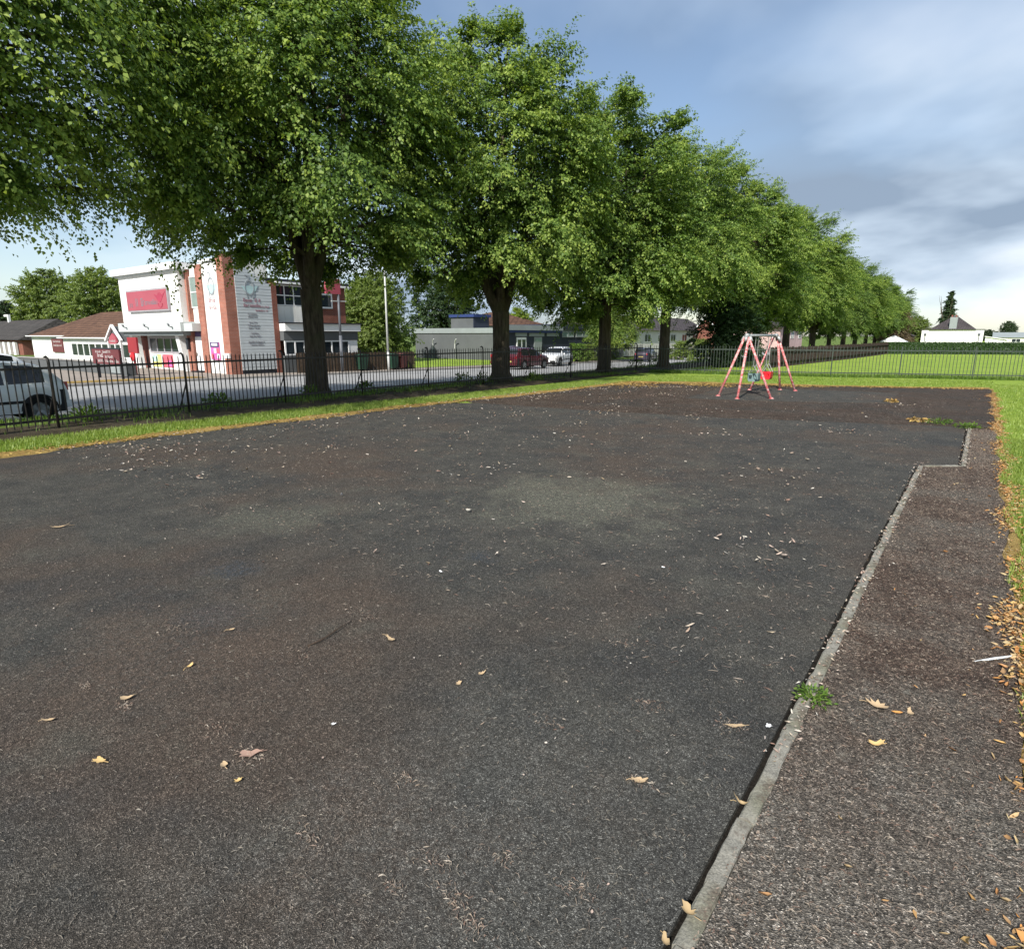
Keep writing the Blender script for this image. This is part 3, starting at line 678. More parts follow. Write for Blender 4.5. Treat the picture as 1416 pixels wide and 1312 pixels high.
def tree(name, kind, loc, label, cat='tree', group=None, rz=0.0, s=1.0, sz=None, mat=None):
    o = empty(name, loc, label, cat, group, rz); o.scale = (s, s, sz or s)
    cr, tr = KINDS[kind]
    link(bpy.data.objects.new('trunk', tr), o); c = link(bpy.data.objects.new('crown', cr), o)
    if mat:
        c.material_slots[0].link = 'OBJECT'; c.material_slots[0].material = MATS[mat]
    return o
G = 'street limes in a row behind the railing'
def lz(x, y): return verge_z(x, y) - .02
rowt = [('lime_near', -17.4, 2.9, 0.4, 1.0, 'lime tree at the left edge, only its overhanging branches in view'),
        ('lime_a', -17.15, 12.3, 2.1, 1.0, 'lime tree whose thick trunk stands in front of the pub'),
        ('lime_b', -15.5, 19.9, 0.3, 1.0, 'lime tree with forked trunk in front of the grey flat-roofed building'),
        ('lime_c', -14.5, 26.7, 4.0, 1.0, 'lime tree with straight trunk just right of the white sport utility car'),
        ('lime_a', -14.7, 34.2, 5.2, .90, 'lime tree with pale pole beside its trunk, left of the swing'),
        ('lime_b', -14.3, 42.5, 2.0, .95, 'lime tree above the dark evergreen bush left of the swing'),
        ('lime_c', -14.2, 50.5, 1.1, .93, 'lime tree rising directly behind the swing frame'),
        ('lime_a', -14.0, 59.0, 3.3, .92, 'lime tree just right of the swing, tuft sticking up at its top')]
for i, (k, x, y, rz, s, lab) in enumerate(rowt):
    tree('lime_tree', k, (x, y, lz(x, y)), lab, 'tree', G, rz, s)
for i, y in enumerate((67.5, 76, 84.5, 93, 102, 111, 120, 130)):
    nth = ['ninth', 'tenth', 'eleventh', 'twelfth', 'thirteenth', 'fourteenth', 'fifteenth', 'sixteenth and farthest'][i]
    tree('lime_tree', ['lime_b', 'lime_c', 'lime_a'][i % 3], (-13.6 + .02 * i, y, -.2), nth + ' lime tree of the street row counting away from the camera', 'tree', G, 1.7 * i, [.86, .80, .86, .82, .88, .78, .84, .8][i], [.82, .74, .80, .76, .84, .72, .80, .7][i], 'lime_leaf_dark' if i in (1, 4, 6) else None)

# other trees
def onY(px, py, Y): r_ = ray(px, py); t = Y / r_.y; return Vector((r_.x * t, Y, CAM_H + r_.z * t))
def onX(px, py, X): r_ = ray(px, py); t = X / r_.x; return Vector((X, r_.y * t, CAM_H + r_.z * t))
tree('garden_tree', 'broad', (-131, 40, -1), 'rounded olive-green tree behind the brown hipped roof, left of its pair', rz=1, s=1.35, sz=1.62)
tree('garden_tree', 'broad', (-109, 40, -1), 'rounded olive-green tree touching the left wall of the pub sign block', rz=3, s=1.25, sz=1.5)
tree('garden_tree', 'broad', (-232, 60, -1), 'distant dark tree at the far left edge above the grey roof', rz=2, s=1.5, mat='dark_leaf')
tree('garden_tree', 'broad', (-43.5, 37.5, -.9), 'bright green leafy tree just right of the brick end of the pub', rz=.5, s=.80, sz=.95)
tree('garden_tree', 'broad', (-52, 56.0, -.9), 'dark leafy tree behind the left end of the grey building', rz=4, s=1.0, sz=1.1, mat='dark_leaf')
tree('garden_tree', 'broad', (-41.0, 34.6, -.9), 'green tree between the lamp post and the grey building', rz=2.4, s=.62, sz=.85)
tree('garden_tree', 'broad', (-56, 76, -1.2), 'small bright lime-green tree behind the navy building roof', rz=5, s=.72, sz=.82, mat='lemon_leaf')
tree('garden_tree', 'broad', (-42, 76, -1.2), 'yellow-green tree at the right end of the navy building', rz=2, s=.72, sz=.8, mat='lemon_leaf')
tree('street_tree', 'lime_c', (-33, 62, -1.0), 'thin dark tree standing across the street right of the white sport utility car', rz=2, s=.62)
tree('evergreen_bush', 'broad', (-13.0, 40.2, -.1), 'dense dark green bush behind the left leg of the swing', 'bush', rz=1.5, s=.46, sz=.52, mat='hedge_leaf')
tree('conifer_tree', 'conifer', (-6.3, 152, -.5), 'pointed dark conifer behind the white bungalow', rz=0, s=1.15, sz=1.13)
tree('garden_tree', 'broad', (-9.5, 128, -.3), 'light green tree between the lime row and the dark conifer', rz=2.2, s=.55, sz=.62)
tree('dying_tree', 'broad', (-11.2, 112, -.3), 'small tree with mauve-brown withered top in front of the last limes', rz=2, s=.62, sz=.72, mat='mauve_leaf')
tree('garden_tree', 'broad', (5.0, 220, -.5), 'lone dark round tree on the horizon at the right edge', rz=3, s=.55, sz=.72, mat='dark_leaf')
for i, (px, Y, s) in enumerate(((1365, 260, .5), (1376, 255, .42), (1384, 262, .4))):
    p = onY(px, 470, Y); tree('garden_tree', 'broad', (p.x, Y, -.5), ['larger', 'middle', 'smallest'][i] + ' low dark tree on the skyline right of the white bungalow', 'tree', 'skyline trees right of the bungalow', i, s, mat='dark_leaf')
SH = [(-34.8, 60, .8, 'pale_leaf', 'pale shrub left of the dark plum car across the street'), (-36, 66, 1.0, 'pale_leaf', 'pale yellowish shrub above the dark plum car'),
      (-26, 71, 1.1, 'pale_leaf', 'tall light green shrub between two trunks before the terraced house'), (-23, 72, 1.1, 'weed_leaf', 'green shrub under the red-brick gable of the terraced house'),
      (-29.5, 74, 1.0, 'pale_leaf', 'pale garden shrub right of the dark plum car'), (-12.2, 37.2, .6, 'dark_leaf', 'low dark shrub at the foot of the evergreen bush')]
for i, (x, y, s, m, lab) in enumerate(SH):
    tree('garden_shrub', 'shrub', (x, y, road_z(y) if x < -20 else -.05), lab, 'shrub', None, i, s, s * 1.0, m)
tree('garden_shrub', 'shrub', (-33.2, 55.5, -.85), 'dark green shrub at the foot of the thin tree across the street', 'shrub', None, 1, .8, .8, 'weed_leaf')

# trimmed hedge beyond the field
def leafy_box(name, a, b, wdt, h, n, leaf, mat, seed, core):
    g = np.random.default_rng(seed); a = np.array(a, float); b = np.array(b, float); d = b - a; L = np.linalg.norm(d[:2]); d /= L; nrm_ = np.array([d[1], -d[0], 0])
    root = empty(name, tuple(a))
    mb = MB(); k = int(L / 1.0); rows = []
    for i in range(k + 1):
        c = a + d * (L * i / k)
        for sx, z in ((-1, -.05), (-1, h * .93), (-.8, h * .98), (.8, h * .98), (1, h * .93), (1, -.05)):
            q = c + nrm_ * sx * wdt / 2 * .93; mb.v.append((q[0] - a[0] + g.normal(0, .02), q[1] - a[1] + g.normal(0, .02), z + g.normal(0, .015)))
    for i in range(k):
        for j in range(5): q = i * 6 + j; mb.f.append((q, q + 6, q + 7, q + 1))
    mb.f += [tuple(range(6)), tuple(range(k * 6 + 5, k * 6 - 1, -1))]
    link(bpy.data.objects.new('hedge_core', mesh_from('hedge_core', mb.v, mb.f, core)), root)
    s = g.uniform(0, L, n); face = g.random(n); p = np.zeros((n, 3)); nr = np.zeros((n, 3))
    for lo, hi, kind in ((0, .35, 0), (.35, .6, 1), (.6, 1, 2)):
        m = (face >= lo) & (face < hi); c = m.sum()
        if kind < 2:
            sg = -1 if kind else 1; p[m] = d * s[m][:, None] + nrm_ * (sg * wdt / 2) ; p[m, 2] = g.uniform(0, h, c); nr[m] = nrm_ * sg
        else:
            p[m] = d * s[m][:, None] + nrm_ * (g.uniform(-.5, .5, c) * wdt)[:, None]; p[m, 2] = h; nr[m] = (0, 0, 1)
    p += g.normal(0, .035, (n, 3)); nr = norm(nr + g.normal(0, .55, (n, 3))); ax = norm(g.normal(0, 1, (n, 3)))
    V, Q = leaf_quads(p, ax, nr, leaf * g.uniform(.6, 1.3, n)); link(bpy.data.objects.new('foliage', fast_mesh('foliage', V, Q, mat)), root)
    return root
plain('hedge_dark', (0.03, 0.055, 0.02), 0.9, 0.3, 5.0, 0.1)
tag(leafy_box('hedge', (-8.5, 74.1, LAWN_Z), (26, 89.8, LAWN_Z), 1.6, 1.08, 26000, .12, 'hedge_leaf', 5, 'hedge_dark'), 'long clipped dark green hedge along the back of the far field', 'hedge')
# ---------------------------------------------------------------- buildings
def glyphs(parent, name, O, U, V, rows, mat, seed=1, dens=1.0, N=None):
    """rows of small letter-like strokes on a plane: O origin, U right, V up (unit vectors); rows = (u0, v0, width, letter height)"""
    r = random.Random(seed); O = Vector(O); U = Vector(U); V = Vector(V); Nn = U.cross(V) * 0.006; mb = MB()
    def q(u0, u1, v0, v1):
        P = [O + U * a + V * b for a, b in ((u0, v0), (u1, v0), (u1, v1), (u0, v1))]; o = len(mb.v)
        mb.v += [tuple(p) for p in P] + [tuple(p + Nn) for p in P]
        mb.f += [(o + 4, o + 5, o + 6, o + 7), (o, o + 1, o + 5, o + 4), (o + 1, o + 2, o + 6, o + 5), (o + 2, o + 3, o + 7, o + 6), (o + 3, o, o + 4, o + 7)]
    for (u0, v0, wd, h) in rows:
        u = u0; first = True
        while u < u0 + wd:
            lw = h * r.uniform(.45, .7); hh = h if first else h * r.choice([.68, .68, 1.0, .68]); st = h * .16; first = False
            if r.random() < .1: u += h * .4; first = True; continue
            k = r.randrange(4)
            q(u, u + st, v0, v0 + hh)
            if k != 0: q(u + lw - st, u + lw, v0, v0 + hh * (1 if k == 1 else .7))
            if k != 1: q(u + st, u + lw, v0 + hh - st, v0 + hh)
            if k >= 2: q(u + st, u + lw - (st if k != 0 else 0), v0, v0 + st)
            u += lw + h * .18
    o = mb.build(name, mat, parent); o['kind'] = 'stuff'; return o
def ring(parent, name, C, U, V, ru, rv, th, mat, a0=0, a1=360, n=28, d=.02):
    C = Vector(C); U = Vector(U); V = Vector(V); N_ = U.cross(V) * d; mb = MB()
    for i in range(n + 1):
        a = R(a0 + (a1 - a0) * i / n)
        for k in (1.0, 1 - th):
            p = C + U * math.cos(a) * ru * k + V * math.sin(a) * rv * k; mb.v += [tuple(p), tuple(p + N_)]
    for i in range(n):
        o = 4 * i; mb.f += [(o + 1, o + 5, o + 7, o + 3), (o, o + 4, o + 5, o + 1), (o + 2, o + 3, o + 7, o + 6)]
    return mb.build(name, mat, parent)
def poly_plate(parent, name, O, U, V, pts, d, mat):
    O = Vector(O); U = Vector(U); V = Vector(V); N_ = U.cross(V) * d; n = len(pts); mb = MB()
    P = [O + U * a + V * b for a, b in pts]; mb.v = [tuple(p) for p in P] + [tuple(p + N_) for p in P]
    mb.f = [tuple(range(n, 2 * n))] + [(i, (i + 1) % n, (i + 1) % n + n, i + n) for i in range(n)]
    return mb.build(name, mat, parent)
def winX(parent, X, y0, y1, z0, z1, cols=2, rows=1, frame='white_paint', glass='dark_glass', fw=.06, sgn=1):
    """window in a wall facing +x (sgn 1): frame part with panes below it"""
    mb = MB(); x0, x1 = sorted((X - .02 * sgn, X + .05 * sgn))
    for k in range(cols + 1): yk = y0 + (y1 - y0 - fw) * k / cols; mb.box(x0, x1, yk, yk + fw, z0, z1)
    for k in range(rows + 1):
        zk = z0 + (z1 - z0 - fw) * k / rows
        for c in range(cols): mb.box(x0 + .004, x1 - .004, y0 + (y1 - y0 - fw) * c / cols + fw, y0 + (y1 - y0 - fw) * (c + 1) / cols, zk, zk + fw)
    w = mb.build('window', frame, parent)
    for c in range(cols):
        for k in range(rows):
            ya_ = y0 + (y1 - y0 - fw) * c / cols + fw; yb_ = y0 + (y1 - y0 - fw) * (c + 1) / cols; za_ = z0 + (z1 - z0 - fw) * k / rows + fw; zb_ = z0 + (z1 - z0 - fw) * (k + 1) / rows
            MB().box(X - .012, X + .012, ya_, yb_, za_, zb_).build('pane', glass, w)
    return w
def winY(parent, Y, x0, x1, z0, z1, cols=2, rows=1, frame='white_paint', glass='dark_glass', fw=.06):
    mb = MB()
    for k in range(cols + 1): xk = x0 + (x1 - x0 - fw) * k / cols; mb.box(xk, xk + fw, Y - .05, Y + .02, z0, z1)
    for k in range(rows + 1):
        zk = z0 + (z1 - z0 - fw) * k / rows
        for c in range(cols): mb.box(x0 + (x1 - x0 - fw) * c / cols + fw, x0 + (x1 - x0 - fw) * (c + 1) / cols, Y - .046, Y + .016, zk, zk + fw)
    w = mb.build('window', frame, parent)
    for c in range(cols):
        for k in range(rows):
            a = x0 + (x1 - x0 - fw) * c / cols + fw; b = x0 + (x1 - x0 - fw) * (c + 1) / cols; za_ = z0 + (z1 - z0 - fw) * k / rows + fw; zb_ = z0 + (z1 - z0 - fw) * (k + 1) / rows
            MB().box(a, b, Y - .012, Y + .012, za_, zb_).build('pane', glass, w)
    return w
def hip_roof(parent, x0, x1, y0, y1, ze, zr, mat, hx=None, name='roof', ov=.35):
    x0 -= ov; x1 += ov; y0 -= ov; y1 += ov; ym = (y0 + y1) / 2; hx = (y1 - y0) / 2 if hx is None else hx
    if isinstance(hx, tuple): ha, hb = hx
    else: ha = hb = hx
    mb = MB(); mb.add([(x0, y0, ze), (x1, y0, ze), (x1, y1, ze), (x0, y1, ze), (x0 + ha, ym, zr), (x1 - hb, ym, zr)],
                      [(0, 1, 5, 4), (1, 2, 5), (2, 3, 4, 5), (3, 0, 4), (3, 2, 1, 0)])
    return mb.build(name, mat, parent)

# --- the pub across the street
Z0 = -.45
pub = empty('pub', (-35, 19.5, Z0), 'white and brick two-storey pub across the street with red sign block and grey clad wall', 'pub')
FY, FX = 19.5, -35.0
UY, VZ = (1, 0, 0), (0, 0, 1)         # reading direction on walls that face -Y
UX = (0, 1, 0)                        # reading direction on walls that face +X
bx('wall', pub, -48.5, -35.35, 20.1, 28.05, Z0, 5.02, 'red_brick')
bx('wall', pub, -40.4, -35.3, 19.62, 22.3, Z0, 6.0, 'white_render')
bx('roof', pub, -48.7, -35.1, 19.9, 28.25, 5.03, 5.20, 'dark_trim')
bx('coping', pub, -37.7, -35.78, 19.35, 22.3, 6.003, 6.14, 'white_paint')
bx('brick_pier', pub, -35.72, FX, 19.35, 19.98, Z0 - .1, 6.32, 'orange_brick'); bx('coping', pub, -35.76, FX + .04, 19.31, 20.02, 6.323, 6.40, 'dark_trim')
pn = bx('wall_panel', pub, -37.6, -35.722, 19.46, 19.6, Z0 - .1, 5.95, 'white_render')
bx('brick_pier', pub, -38.3, -37.603, 19.38, 19.6, Z0 - .1, 5.9, 'orange_brick')
bx('brick_pier', pub, -40.1, -39.38, 19.38, 19.6, Z0 - .1, 5.9, 'orange_brick')
winY(pub, 19.60, -39.4, -38.4, 3.45, 5.3, 1, 2, 'white_paint', 'window_green')
dr = bx('door', pub, -39.3, -38.45, 19.5, 19.6, Z0 + .12, 1.72, 'white_paint'); MB().box(-39.2, -39.12, 19.45, 19.5, .55, .75).build('handle', 'chain_steel', dr)
bx('door_step', pub, -39.45, -38.35, 19.1, 19.6, Z0 - .1, Z0 + .1, 'dark_trim')
bx('door_fanlight', pub, -39.3, -38.45, 19.52, 19.59, 1.74, 2.02, 'poster_purple')
bx('door_canopy', pub, -40.55, -38.2, 18.85, 19.62, 2.06, 2.52, 'band_grey')
bx('wall_lamp', pub, -39.95, -39.7, 19.22, 19.38, .95, 1.65, 'dark_trim')
# emblem and lettering on the white panel and on the cladding
def emblem(parent, O, U, ring_mat, wing_mat, s=1.0):
    ring(parent, 'emblem', Vector(O), U, VZ, .36 * s, .52 * s, .2, ring_mat)
    poly_plate(parent, 'emblem', O, U, VZ, [(-.62 * s, .08 * s), (-.3 * s, .05 * s), (0, .14 * s), (.3 * s, .05 * s), (.66 * s, .16 * s), (.42 * s, -.22 * s), (.12 * s, -.46 * s), (-.1 * s, -.46 * s), (-.4 * s, -.2 * s)], .012, wing_mat)
    poly_plate(parent, 'emblem', O, U, VZ, [(-.34 * s, -.3 * s), (-.27 * s, -.3 * s), (-.16 * s, -.72 * s), (-.23 * s, -.72 * s)], .015, ring_mat)
    poly_plate(parent, 'emblem', O, U, VZ, [(.34 * s, -.3 * s), (.27 * s, -.3 * s), (.16 * s, -.72 * s), (.23 * s, -.72 * s)], .015, ring_mat)
    poly_plate(parent, 'emblem', O, U, VZ, [(-.04 * s, .52 * s), (.04 * s, .52 * s), (.0, .78 * s), (-.28 * s, .84 * s), (-.28 * s, .76 * s), (-.06 * s, .74 * s)], .015, ring_mat)
emblem(pn, (-36.66, 19.455, 4.62), UY, 'emblem_grey', 'emblem_teal', .98)
glyphs(pn, 'lettering', (-37.3, 19.456, 3.42), UY, VZ, [(.22, .28, .78, .26), (.22, -.12, .74, .22)], 'letter_rose', 3)
nb_ = bx('notice_board', pub, -37.35, -36.35, 19.40, 19.458, .38, 1.42, 'poster_magenta')
bx('header', nb_, -37.35, -36.35, 19.385, 19.398, 1.1, 1.42, 'poster_purple'); bx('header_text', nb_, -37.15, -36.5, 19.372, 19.384, 1.2, 1.35, 'white_paint')
for k in range(3):
    for j in range(2): bx('notice', nb_, -37.3 + .33 * k, -37.03 + .33 * k, 19.386, 19.398, .45 + .33 * j, .72 + .33 * j, ['poster_pink', 'poster_magenta', 'canvas_white'][(k + j) % 3])
bx('wall_box', pub, -35.5, -35.06, 19.25, 19.345, .50, .78, 'white_paint')
# white sign block
SY = 19.0
blk = bx('sign_block', pub, -48.0, -39.6, SY, 20.6, 2.62, 5.72, 'white_render')
bx('cornice', pub, -48.4, -39.3, SY - .3, 20.65, 5.722, 6.12, 'white_paint'); bx('cornice_underband', pub, -48.2, -39.4, SY - .12, 20.62, 5.60, 5.718, 'band_grey')  # narrow grey band set below the cornice
bnd = bx('fascia_band', pub, -48.1, -39.2, SY - .35, 20.0, 2.05, 2.615, 'band_grey')
bx('soffit', pub, -48.0, -39.5, SY - .1, 20.0, 1.80, 2.046, 'pale_fascia')
for xk in (-46.8, -43.6, -40.3):
    MB().tube([(xk, SY - .35, 2.3), (xk + .02, SY - .52, 2.36), (xk + .08, SY - .62, 2.42)], .03, 6).tube([(xk + .05, SY - .56, 2.44), (xk + .16, SY - .66, 2.50)], .06, 8).build('spotlight', 'pole_dark', pub)
sg = bx('sign_panel', pub, -46.7, -40.85, SY - .16, SY - .005, 3.33, 4.72, 'sign_frame')
MB().box(-46.6, -40.95, SY - .175, SY - .162, 3.42, 4.62).build('sign_face', 'sign_red', sg)
glyphs(sg, 'lettering', (-46.5, SY - .176, 3.62), UY, VZ, [(.25, .0, .35, .26), (1.0, .05, 1.05, .5), (2.3, .12, 1.9, .3)], 'letter_grey', 8)
poly_plate(sg, 'emblem', (-41.85, SY - .176, 4.25), UY, VZ, [(-.75, .12), (-.3, .02), (-.1, .2), (0, .02), (.1, .2), (.3, .02), (.78, .22), (.35, -.15), (.06, -.42), (-.06, -.42), (-.4, -.18)], .012, 'emblem_rose')
ring(sg, 'emblem', (-41.85, SY - .176, 3.78), UY, VZ, .3, .26, .2, 'emblem_rose', 180, 360)
# ground floor under the block
bx('wall', pub, -47.0, -40.3, 20.0, 20.08, Z0 - .1, 1.80, 'band_grey')
winY(pub, 19.95, -46.6, -41.3, .62, 1.72, 5, 1, 'sign_frame', 'dark_glass', .12)
for a, b in ((-46.6, -44.95), (-44.9, -43.25), (-43.2, -42.1), (-42.05, -41.3)): bx('panel', pub, a, b, 19.9, 19.99, Z0, .60, 'white_paint')
po = bx('poster', pub, -46.35, -45.05, 19.86, 19.897, -.3, .55, 'poster_yellow'); bx('poster_panel', po, -46.3, -45.5, 19.848, 19.858, .05, .5, 'poster_green')
po = bx('poster', pub, -44.75, -43.35, 19.86, 19.897, -.3, .55, 'poster_pink'); bx('poster_panel', po, -44.1, -43.4, 19.848, 19.858, -.25, .15, 'poster_magenta')
for xa in (-47.4, -40.75):
    MB().add([(xa - .15, 19.35, Z0 - .1), (xa + .3, 19.35, Z0 - .1), (xa + .3, 19.7, Z0 - .1), (xa - .15, 19.7, Z0 - .1), (xa - .4, 19.15, 1.8), (xa + .05, 19.15, 1.8), (xa + .05, 19.7, 1.8), (xa - .4, 19.7, 1.8)],
             [(0, 1, 5, 4), (1, 2, 6, 5), (2, 3, 7, 6), (3, 0, 4, 7)]).build('raking_column', 'white_paint', pub)
# grey clad wall with raked top, each board a part
for k in range(36):
    z = -.22 + .175 * k; top = z + .175
    if top > 6.1: break
    y1 = 22.25 if top < 4.85 else 22.25 - (top - 4.85) / 1.25 * 2.25
    if y1 < 20.15: break
    MB().prism([(19.99, z), (y1, z), (y1, top - .012), (19.99, top - .012)], 'x', FX - .35, FX + .03 + .008 * (k % 2)).build('cladding_board', 'cladding_grey', pub)
bx('cladding_base', pub, FX - .3, FX + .01, 19.99, 22.25, Z0 - .1, -.225, 'dark_trim')
emblem(pub, (FX + .045, 20.85, 4.55), UX, 'emblem_grey', 'emblem_teal', .85)
glyphs(pub, 'lettering', (FX + .045, 20.1, 3.55), UX, VZ, [(.30, .18, 1.0, .2), (.30, -.1, 1.0, .18), (1.35, -.12, .55, .1), (1.0, -.35, .85, .1)], 'letter_rose', 12)
glyphs(pub, 'lettering', (FX + .045, 20.1, 2.0), UX, VZ, [(.5, 1.0, .6, .09), (.5, .84, .6, .09), (.55, .5, .5, .09), (.45, .34, .7, .09), (.45, .18, .7, .09), (.6, -.12, .5, .09), (.5, -.28, .75, .09), (.4, -.62, 1.0, .09), (.5, -.78, .8, .09)], 'letter_grey', 13)
bx('brick_pier', pub, FX - .3, FX + .05, 22.253, 22.6, Z0 - .1, 4.95, 'red_brick')
# street front right of the cladding
bx('eaves', pub, FX - .34, FX + .10, 22.62, 28.3, 4.92, 5.026, 'white_paint')
winX(pub, FX - .28, 22.65, 25.3, 3.62, 4.86, 4, 2, 'white_paint', 'dark_glass')
bx('wall_panel', pub, FX - .345, FX - .22, 22.62, 25.35, 2.6, 3.60, 'white_render')
winX(pub, FX - .32, 26.0, 26.95, 3.55, 4.5, 1, 1, 'white_paint', 'dark_glass', .1)
bx('bay_roof', pub, FX - .34, FX + .75, 22.6, 28.5, 2.53, 2.60, 'dark_trim')
bx('bay_fascia', pub, FX - .34, FX + .65, 22.62, 28.45, 2.08, 2.526, 'white_paint')
bx('bay_blind', pub, FX - .34, FX + .45, 22.62, 28.35, 1.50, 2.076, 'grey_render')
winX(pub, FX + .38, 22.65, 27.6, .58, 1.49, 7, 1, 'white_paint', 'dark_glass', .09)
bx('bay_wall', pub, FX - .34, FX + .42, 22.62, 28.3, Z0 - .2, .575, 'grey_render'); bx('bay_wall', pub, FX - .34, FX + .41, 27.62, 28.3, .58, 1.496, 'white_paint')
MB().box(FX + .405, FX + .42, 24.0, 24.4, 1.0, 1.25).build('notice', 'canvas_white', pub)

# single-storey wing with hipped brown roof to the left of the pub
wing = empty('tiled_wing', (-60, 24, Z0), 'low white building with brown hipped tile roof left of the pub', 'building')
bx('wall', wing, -85.0, -50.5, 24.0, 33.0, Z0 - .3, 1.75, 'white_render')
hip_roof(wing, -85.0, -49.0, 24.0, 33.0, 1.76, 4.25, 'brown_tiles', (8.0, 4.2))
bx('gutter', wing, -85.4, -50.5, 23.55, 23.64, 1.70, 1.80, 'white_paint')
bx('front_wall', wing, -70.0, -48.0, 22.2, 23.98, Z0 - .3, 1.55, 'white_render')
MB().add([(-70.4, 21.9, 1.62), (-47.3, 21.9, 1.62), (-47.3, 26.5, 3.9), (-60.5, 26.5, 3.9), (-70.4, 24.05, 1.64), (-47.3, 24.05, 1.64)], [(0, 1, 2, 3), (0, 3, 4), (1, 5, 2), (0, 4, 5, 1)]).build('roof', 'brown_tiles', wing)
bx('gutter', wing, -70.4, -47.3, 21.82, 21.90, 1.54, 1.64, 'white_paint')
winY(wing, 22.19, -68.0, -48.6, -.1, 1.2, 14, 1, 'white_paint', 'dark_glass', .14)
bd_ = bx('sign_board', wing, -78.6, -75.6, 23.86, 23.98, .1, 1.5, 'sign_maroon'); glyphs(bd_, 'lettering', (-78.4, 23.855, .4), UY, VZ, [(.3, .7, 2.0, .22), (.3, .3, 2.2, .22)], 'letter_pale', 21)
pr = empty('porch', (-51, 19, Z0), 'small white-edged triangular porch gable with pink sign left of the pub', 'porch')
MB().bar((-51.5, 19.0, 1.42), (-50.1, 19.0, 2.52), .14, .16, (0, 1, 0)).build('bargeboard', 'white_paint', pr); MB().bar((-48.8, 19.0, 1.42), (-50.1, 19.0, 2.52), .14, .16, (0, 1, 0)).build('bargeboard', 'white_paint', pr)
MB().prism([(-51.4, 1.4), (-48.9, 1.4), (-50.15, 2.45)], 'y', 19.1, 21.8).build('roof', 'grey_render', pr)
sgp = MB().prism([(-50.95, 1.32), (-50.7, 1.2), (-49.7, 1.2), (-49.45, 1.32), (-49.65, 1.68), (-50.15, 1.95), (-50.65, 1.68)], 'y', 18.95, 19.06).build('sign_panel', 'sign_red', pr)
glyphs(sgp, 'lettering', (-50.75, 18.945, 1.3), UY, VZ, [(.1, .05, .9, .16)], 'letter_pale', 5)
for xk in (-51.2, -49.1): bx('post', pr, xk - .07, xk + .07, 19.0, 19.14, Z0 - .1, 1.395, 'white_paint')
bx('dark_doorway', pr, -49.0, -47.35, 20.2, 20.4, Z0, 1.25, 'navy_paint')
lb = empty('brick_bungalow', (-112, 27, Z0), 'low dark-roofed brick building at the left edge of the view', 'building')
bx('wall', lb, -135, -99.5, 27, 36, Z0 - .3, 1.2, 'red_brick'); hip_roof(lb, -135, -99.5, 27, 36, 1.25, 4.0, 'grey_tiles', (5, 1.0), ov=.6)
for k in range(6): bx('white_post', lb, -112.5 + 2.1 * k, -111.6 + 2.1 * k, 26.6, 26.9, Z0 - .3, .95, 'white_paint')
vp = empty('vent_pipe', (-119, 31, 3.3), 'small white bent pipe on the dark roof at the left edge', 'pipe'); MB().box(-119.2, -118.7, 31, 31.3, 3.0, 4.9).box(-120.6, -119.2, 31, 31.3, 4.6, 4.9).build('pipe', 'white_paint', vp)

# grey and navy flat-roofed hall
hall = empty('flat_roofed_hall', (-37, 46.3, -.8), 'long single-storey hall with grey end wall and navy front beyond the forked lime', 'building')
HX, HYY = -36.7, 46.3
bx('wall', hall, -47.3, HX - .06, HYY, 66.5, -1.3, 2.02, 'grey_render')
bx('front_wall', hall, HX - .058, HX, HYY + .02, 66.48, -1.5, 2.30, 'navy_paint')
bx('fascia', hall, -47.4, HX - .062, HYY - .1, 66.4, 2.023, 2.50, 'pale_fascia')
bx('fascia', hall, HX - .06, HX + .35, HYY - .08, 57.6, 2.305, 2.80, 'pale_fascia'); bx('fascia', hall, -46, HX + .2, 57.603, 66.6, 2.505, 3.0, 'navy_paint')
bx('beam', hall, HX + .003, HX + .25, HYY + .05, 57.6, 2.08, 2.30, 'blue_trim'); bx('downpipe', hall, HX - .02, HX + .09, HYY - .07, HYY + .018, -1.2, 2.02, 'blue_trim')
bx('roof_block', hall, -42.9, -40.0, 45.6 + 1.4, 49.4, 2.503, 3.55, 'grey_render'); bx('roof_block_side', hall, -39.998, -39.94, 47.02, 49.38, 2.503, 3.55, 'navy_paint'); bx('roof_block_top', hall, -43.05, -39.8, 46.85, 49.55, 3.553, 3.82, 'blue_trim')
for a, b in ((46.9, 48.2), (49.4, 51.3), (51.7, 54.4), (54.9, 57.2)): bx('name_board', hall, HX + .003, HX + .08, a, b, 1.72, 2.05, 'pale_fascia')
d1 = bx('door', hall, HX + .003, HX + .07, 49.6, 51.2, -1.1, 1.62, 'white_paint'); MB().box(HX + .072, HX + .085, 49.75, 50.3, -.6, 1.4).build('pane', 'dark_glass', d1); MB().box(HX + .072, HX + .085, 50.5, 51.05, -.6, 1.4).build('pane', 'dark_glass', d1)
d2 = bx('door', hall, HX + .003, HX + .07, 52.6, 54.0, -1.1, 1.66, 'pale_fascia'); MB().box(HX + .072, HX + .085, 52.8, 53.8, 1.2, 1.5).build('pane', 'window_green', d2)
winX(hall, HX + .03, 57.9, 60.3, 1.60, 2.28, 2, 1, 'pale_fascia', 'window_green', .14); winX(hall, HX + .03, 60.8, 63.6, 1.60, 2.28, 2, 1, 'pale_fascia', 'window_green', .14)
for xk in (-44.6, -41.6):
    MB().tube([(xk, HYY - .25, -1.0), (xk, HYY - .25, 1.0), (xk + .1, HYY - .35, 1.25), (xk + .4, HYY - .5, 1.45)], .05, 8).build('bracket_pole', 'lamp_grey', hall)
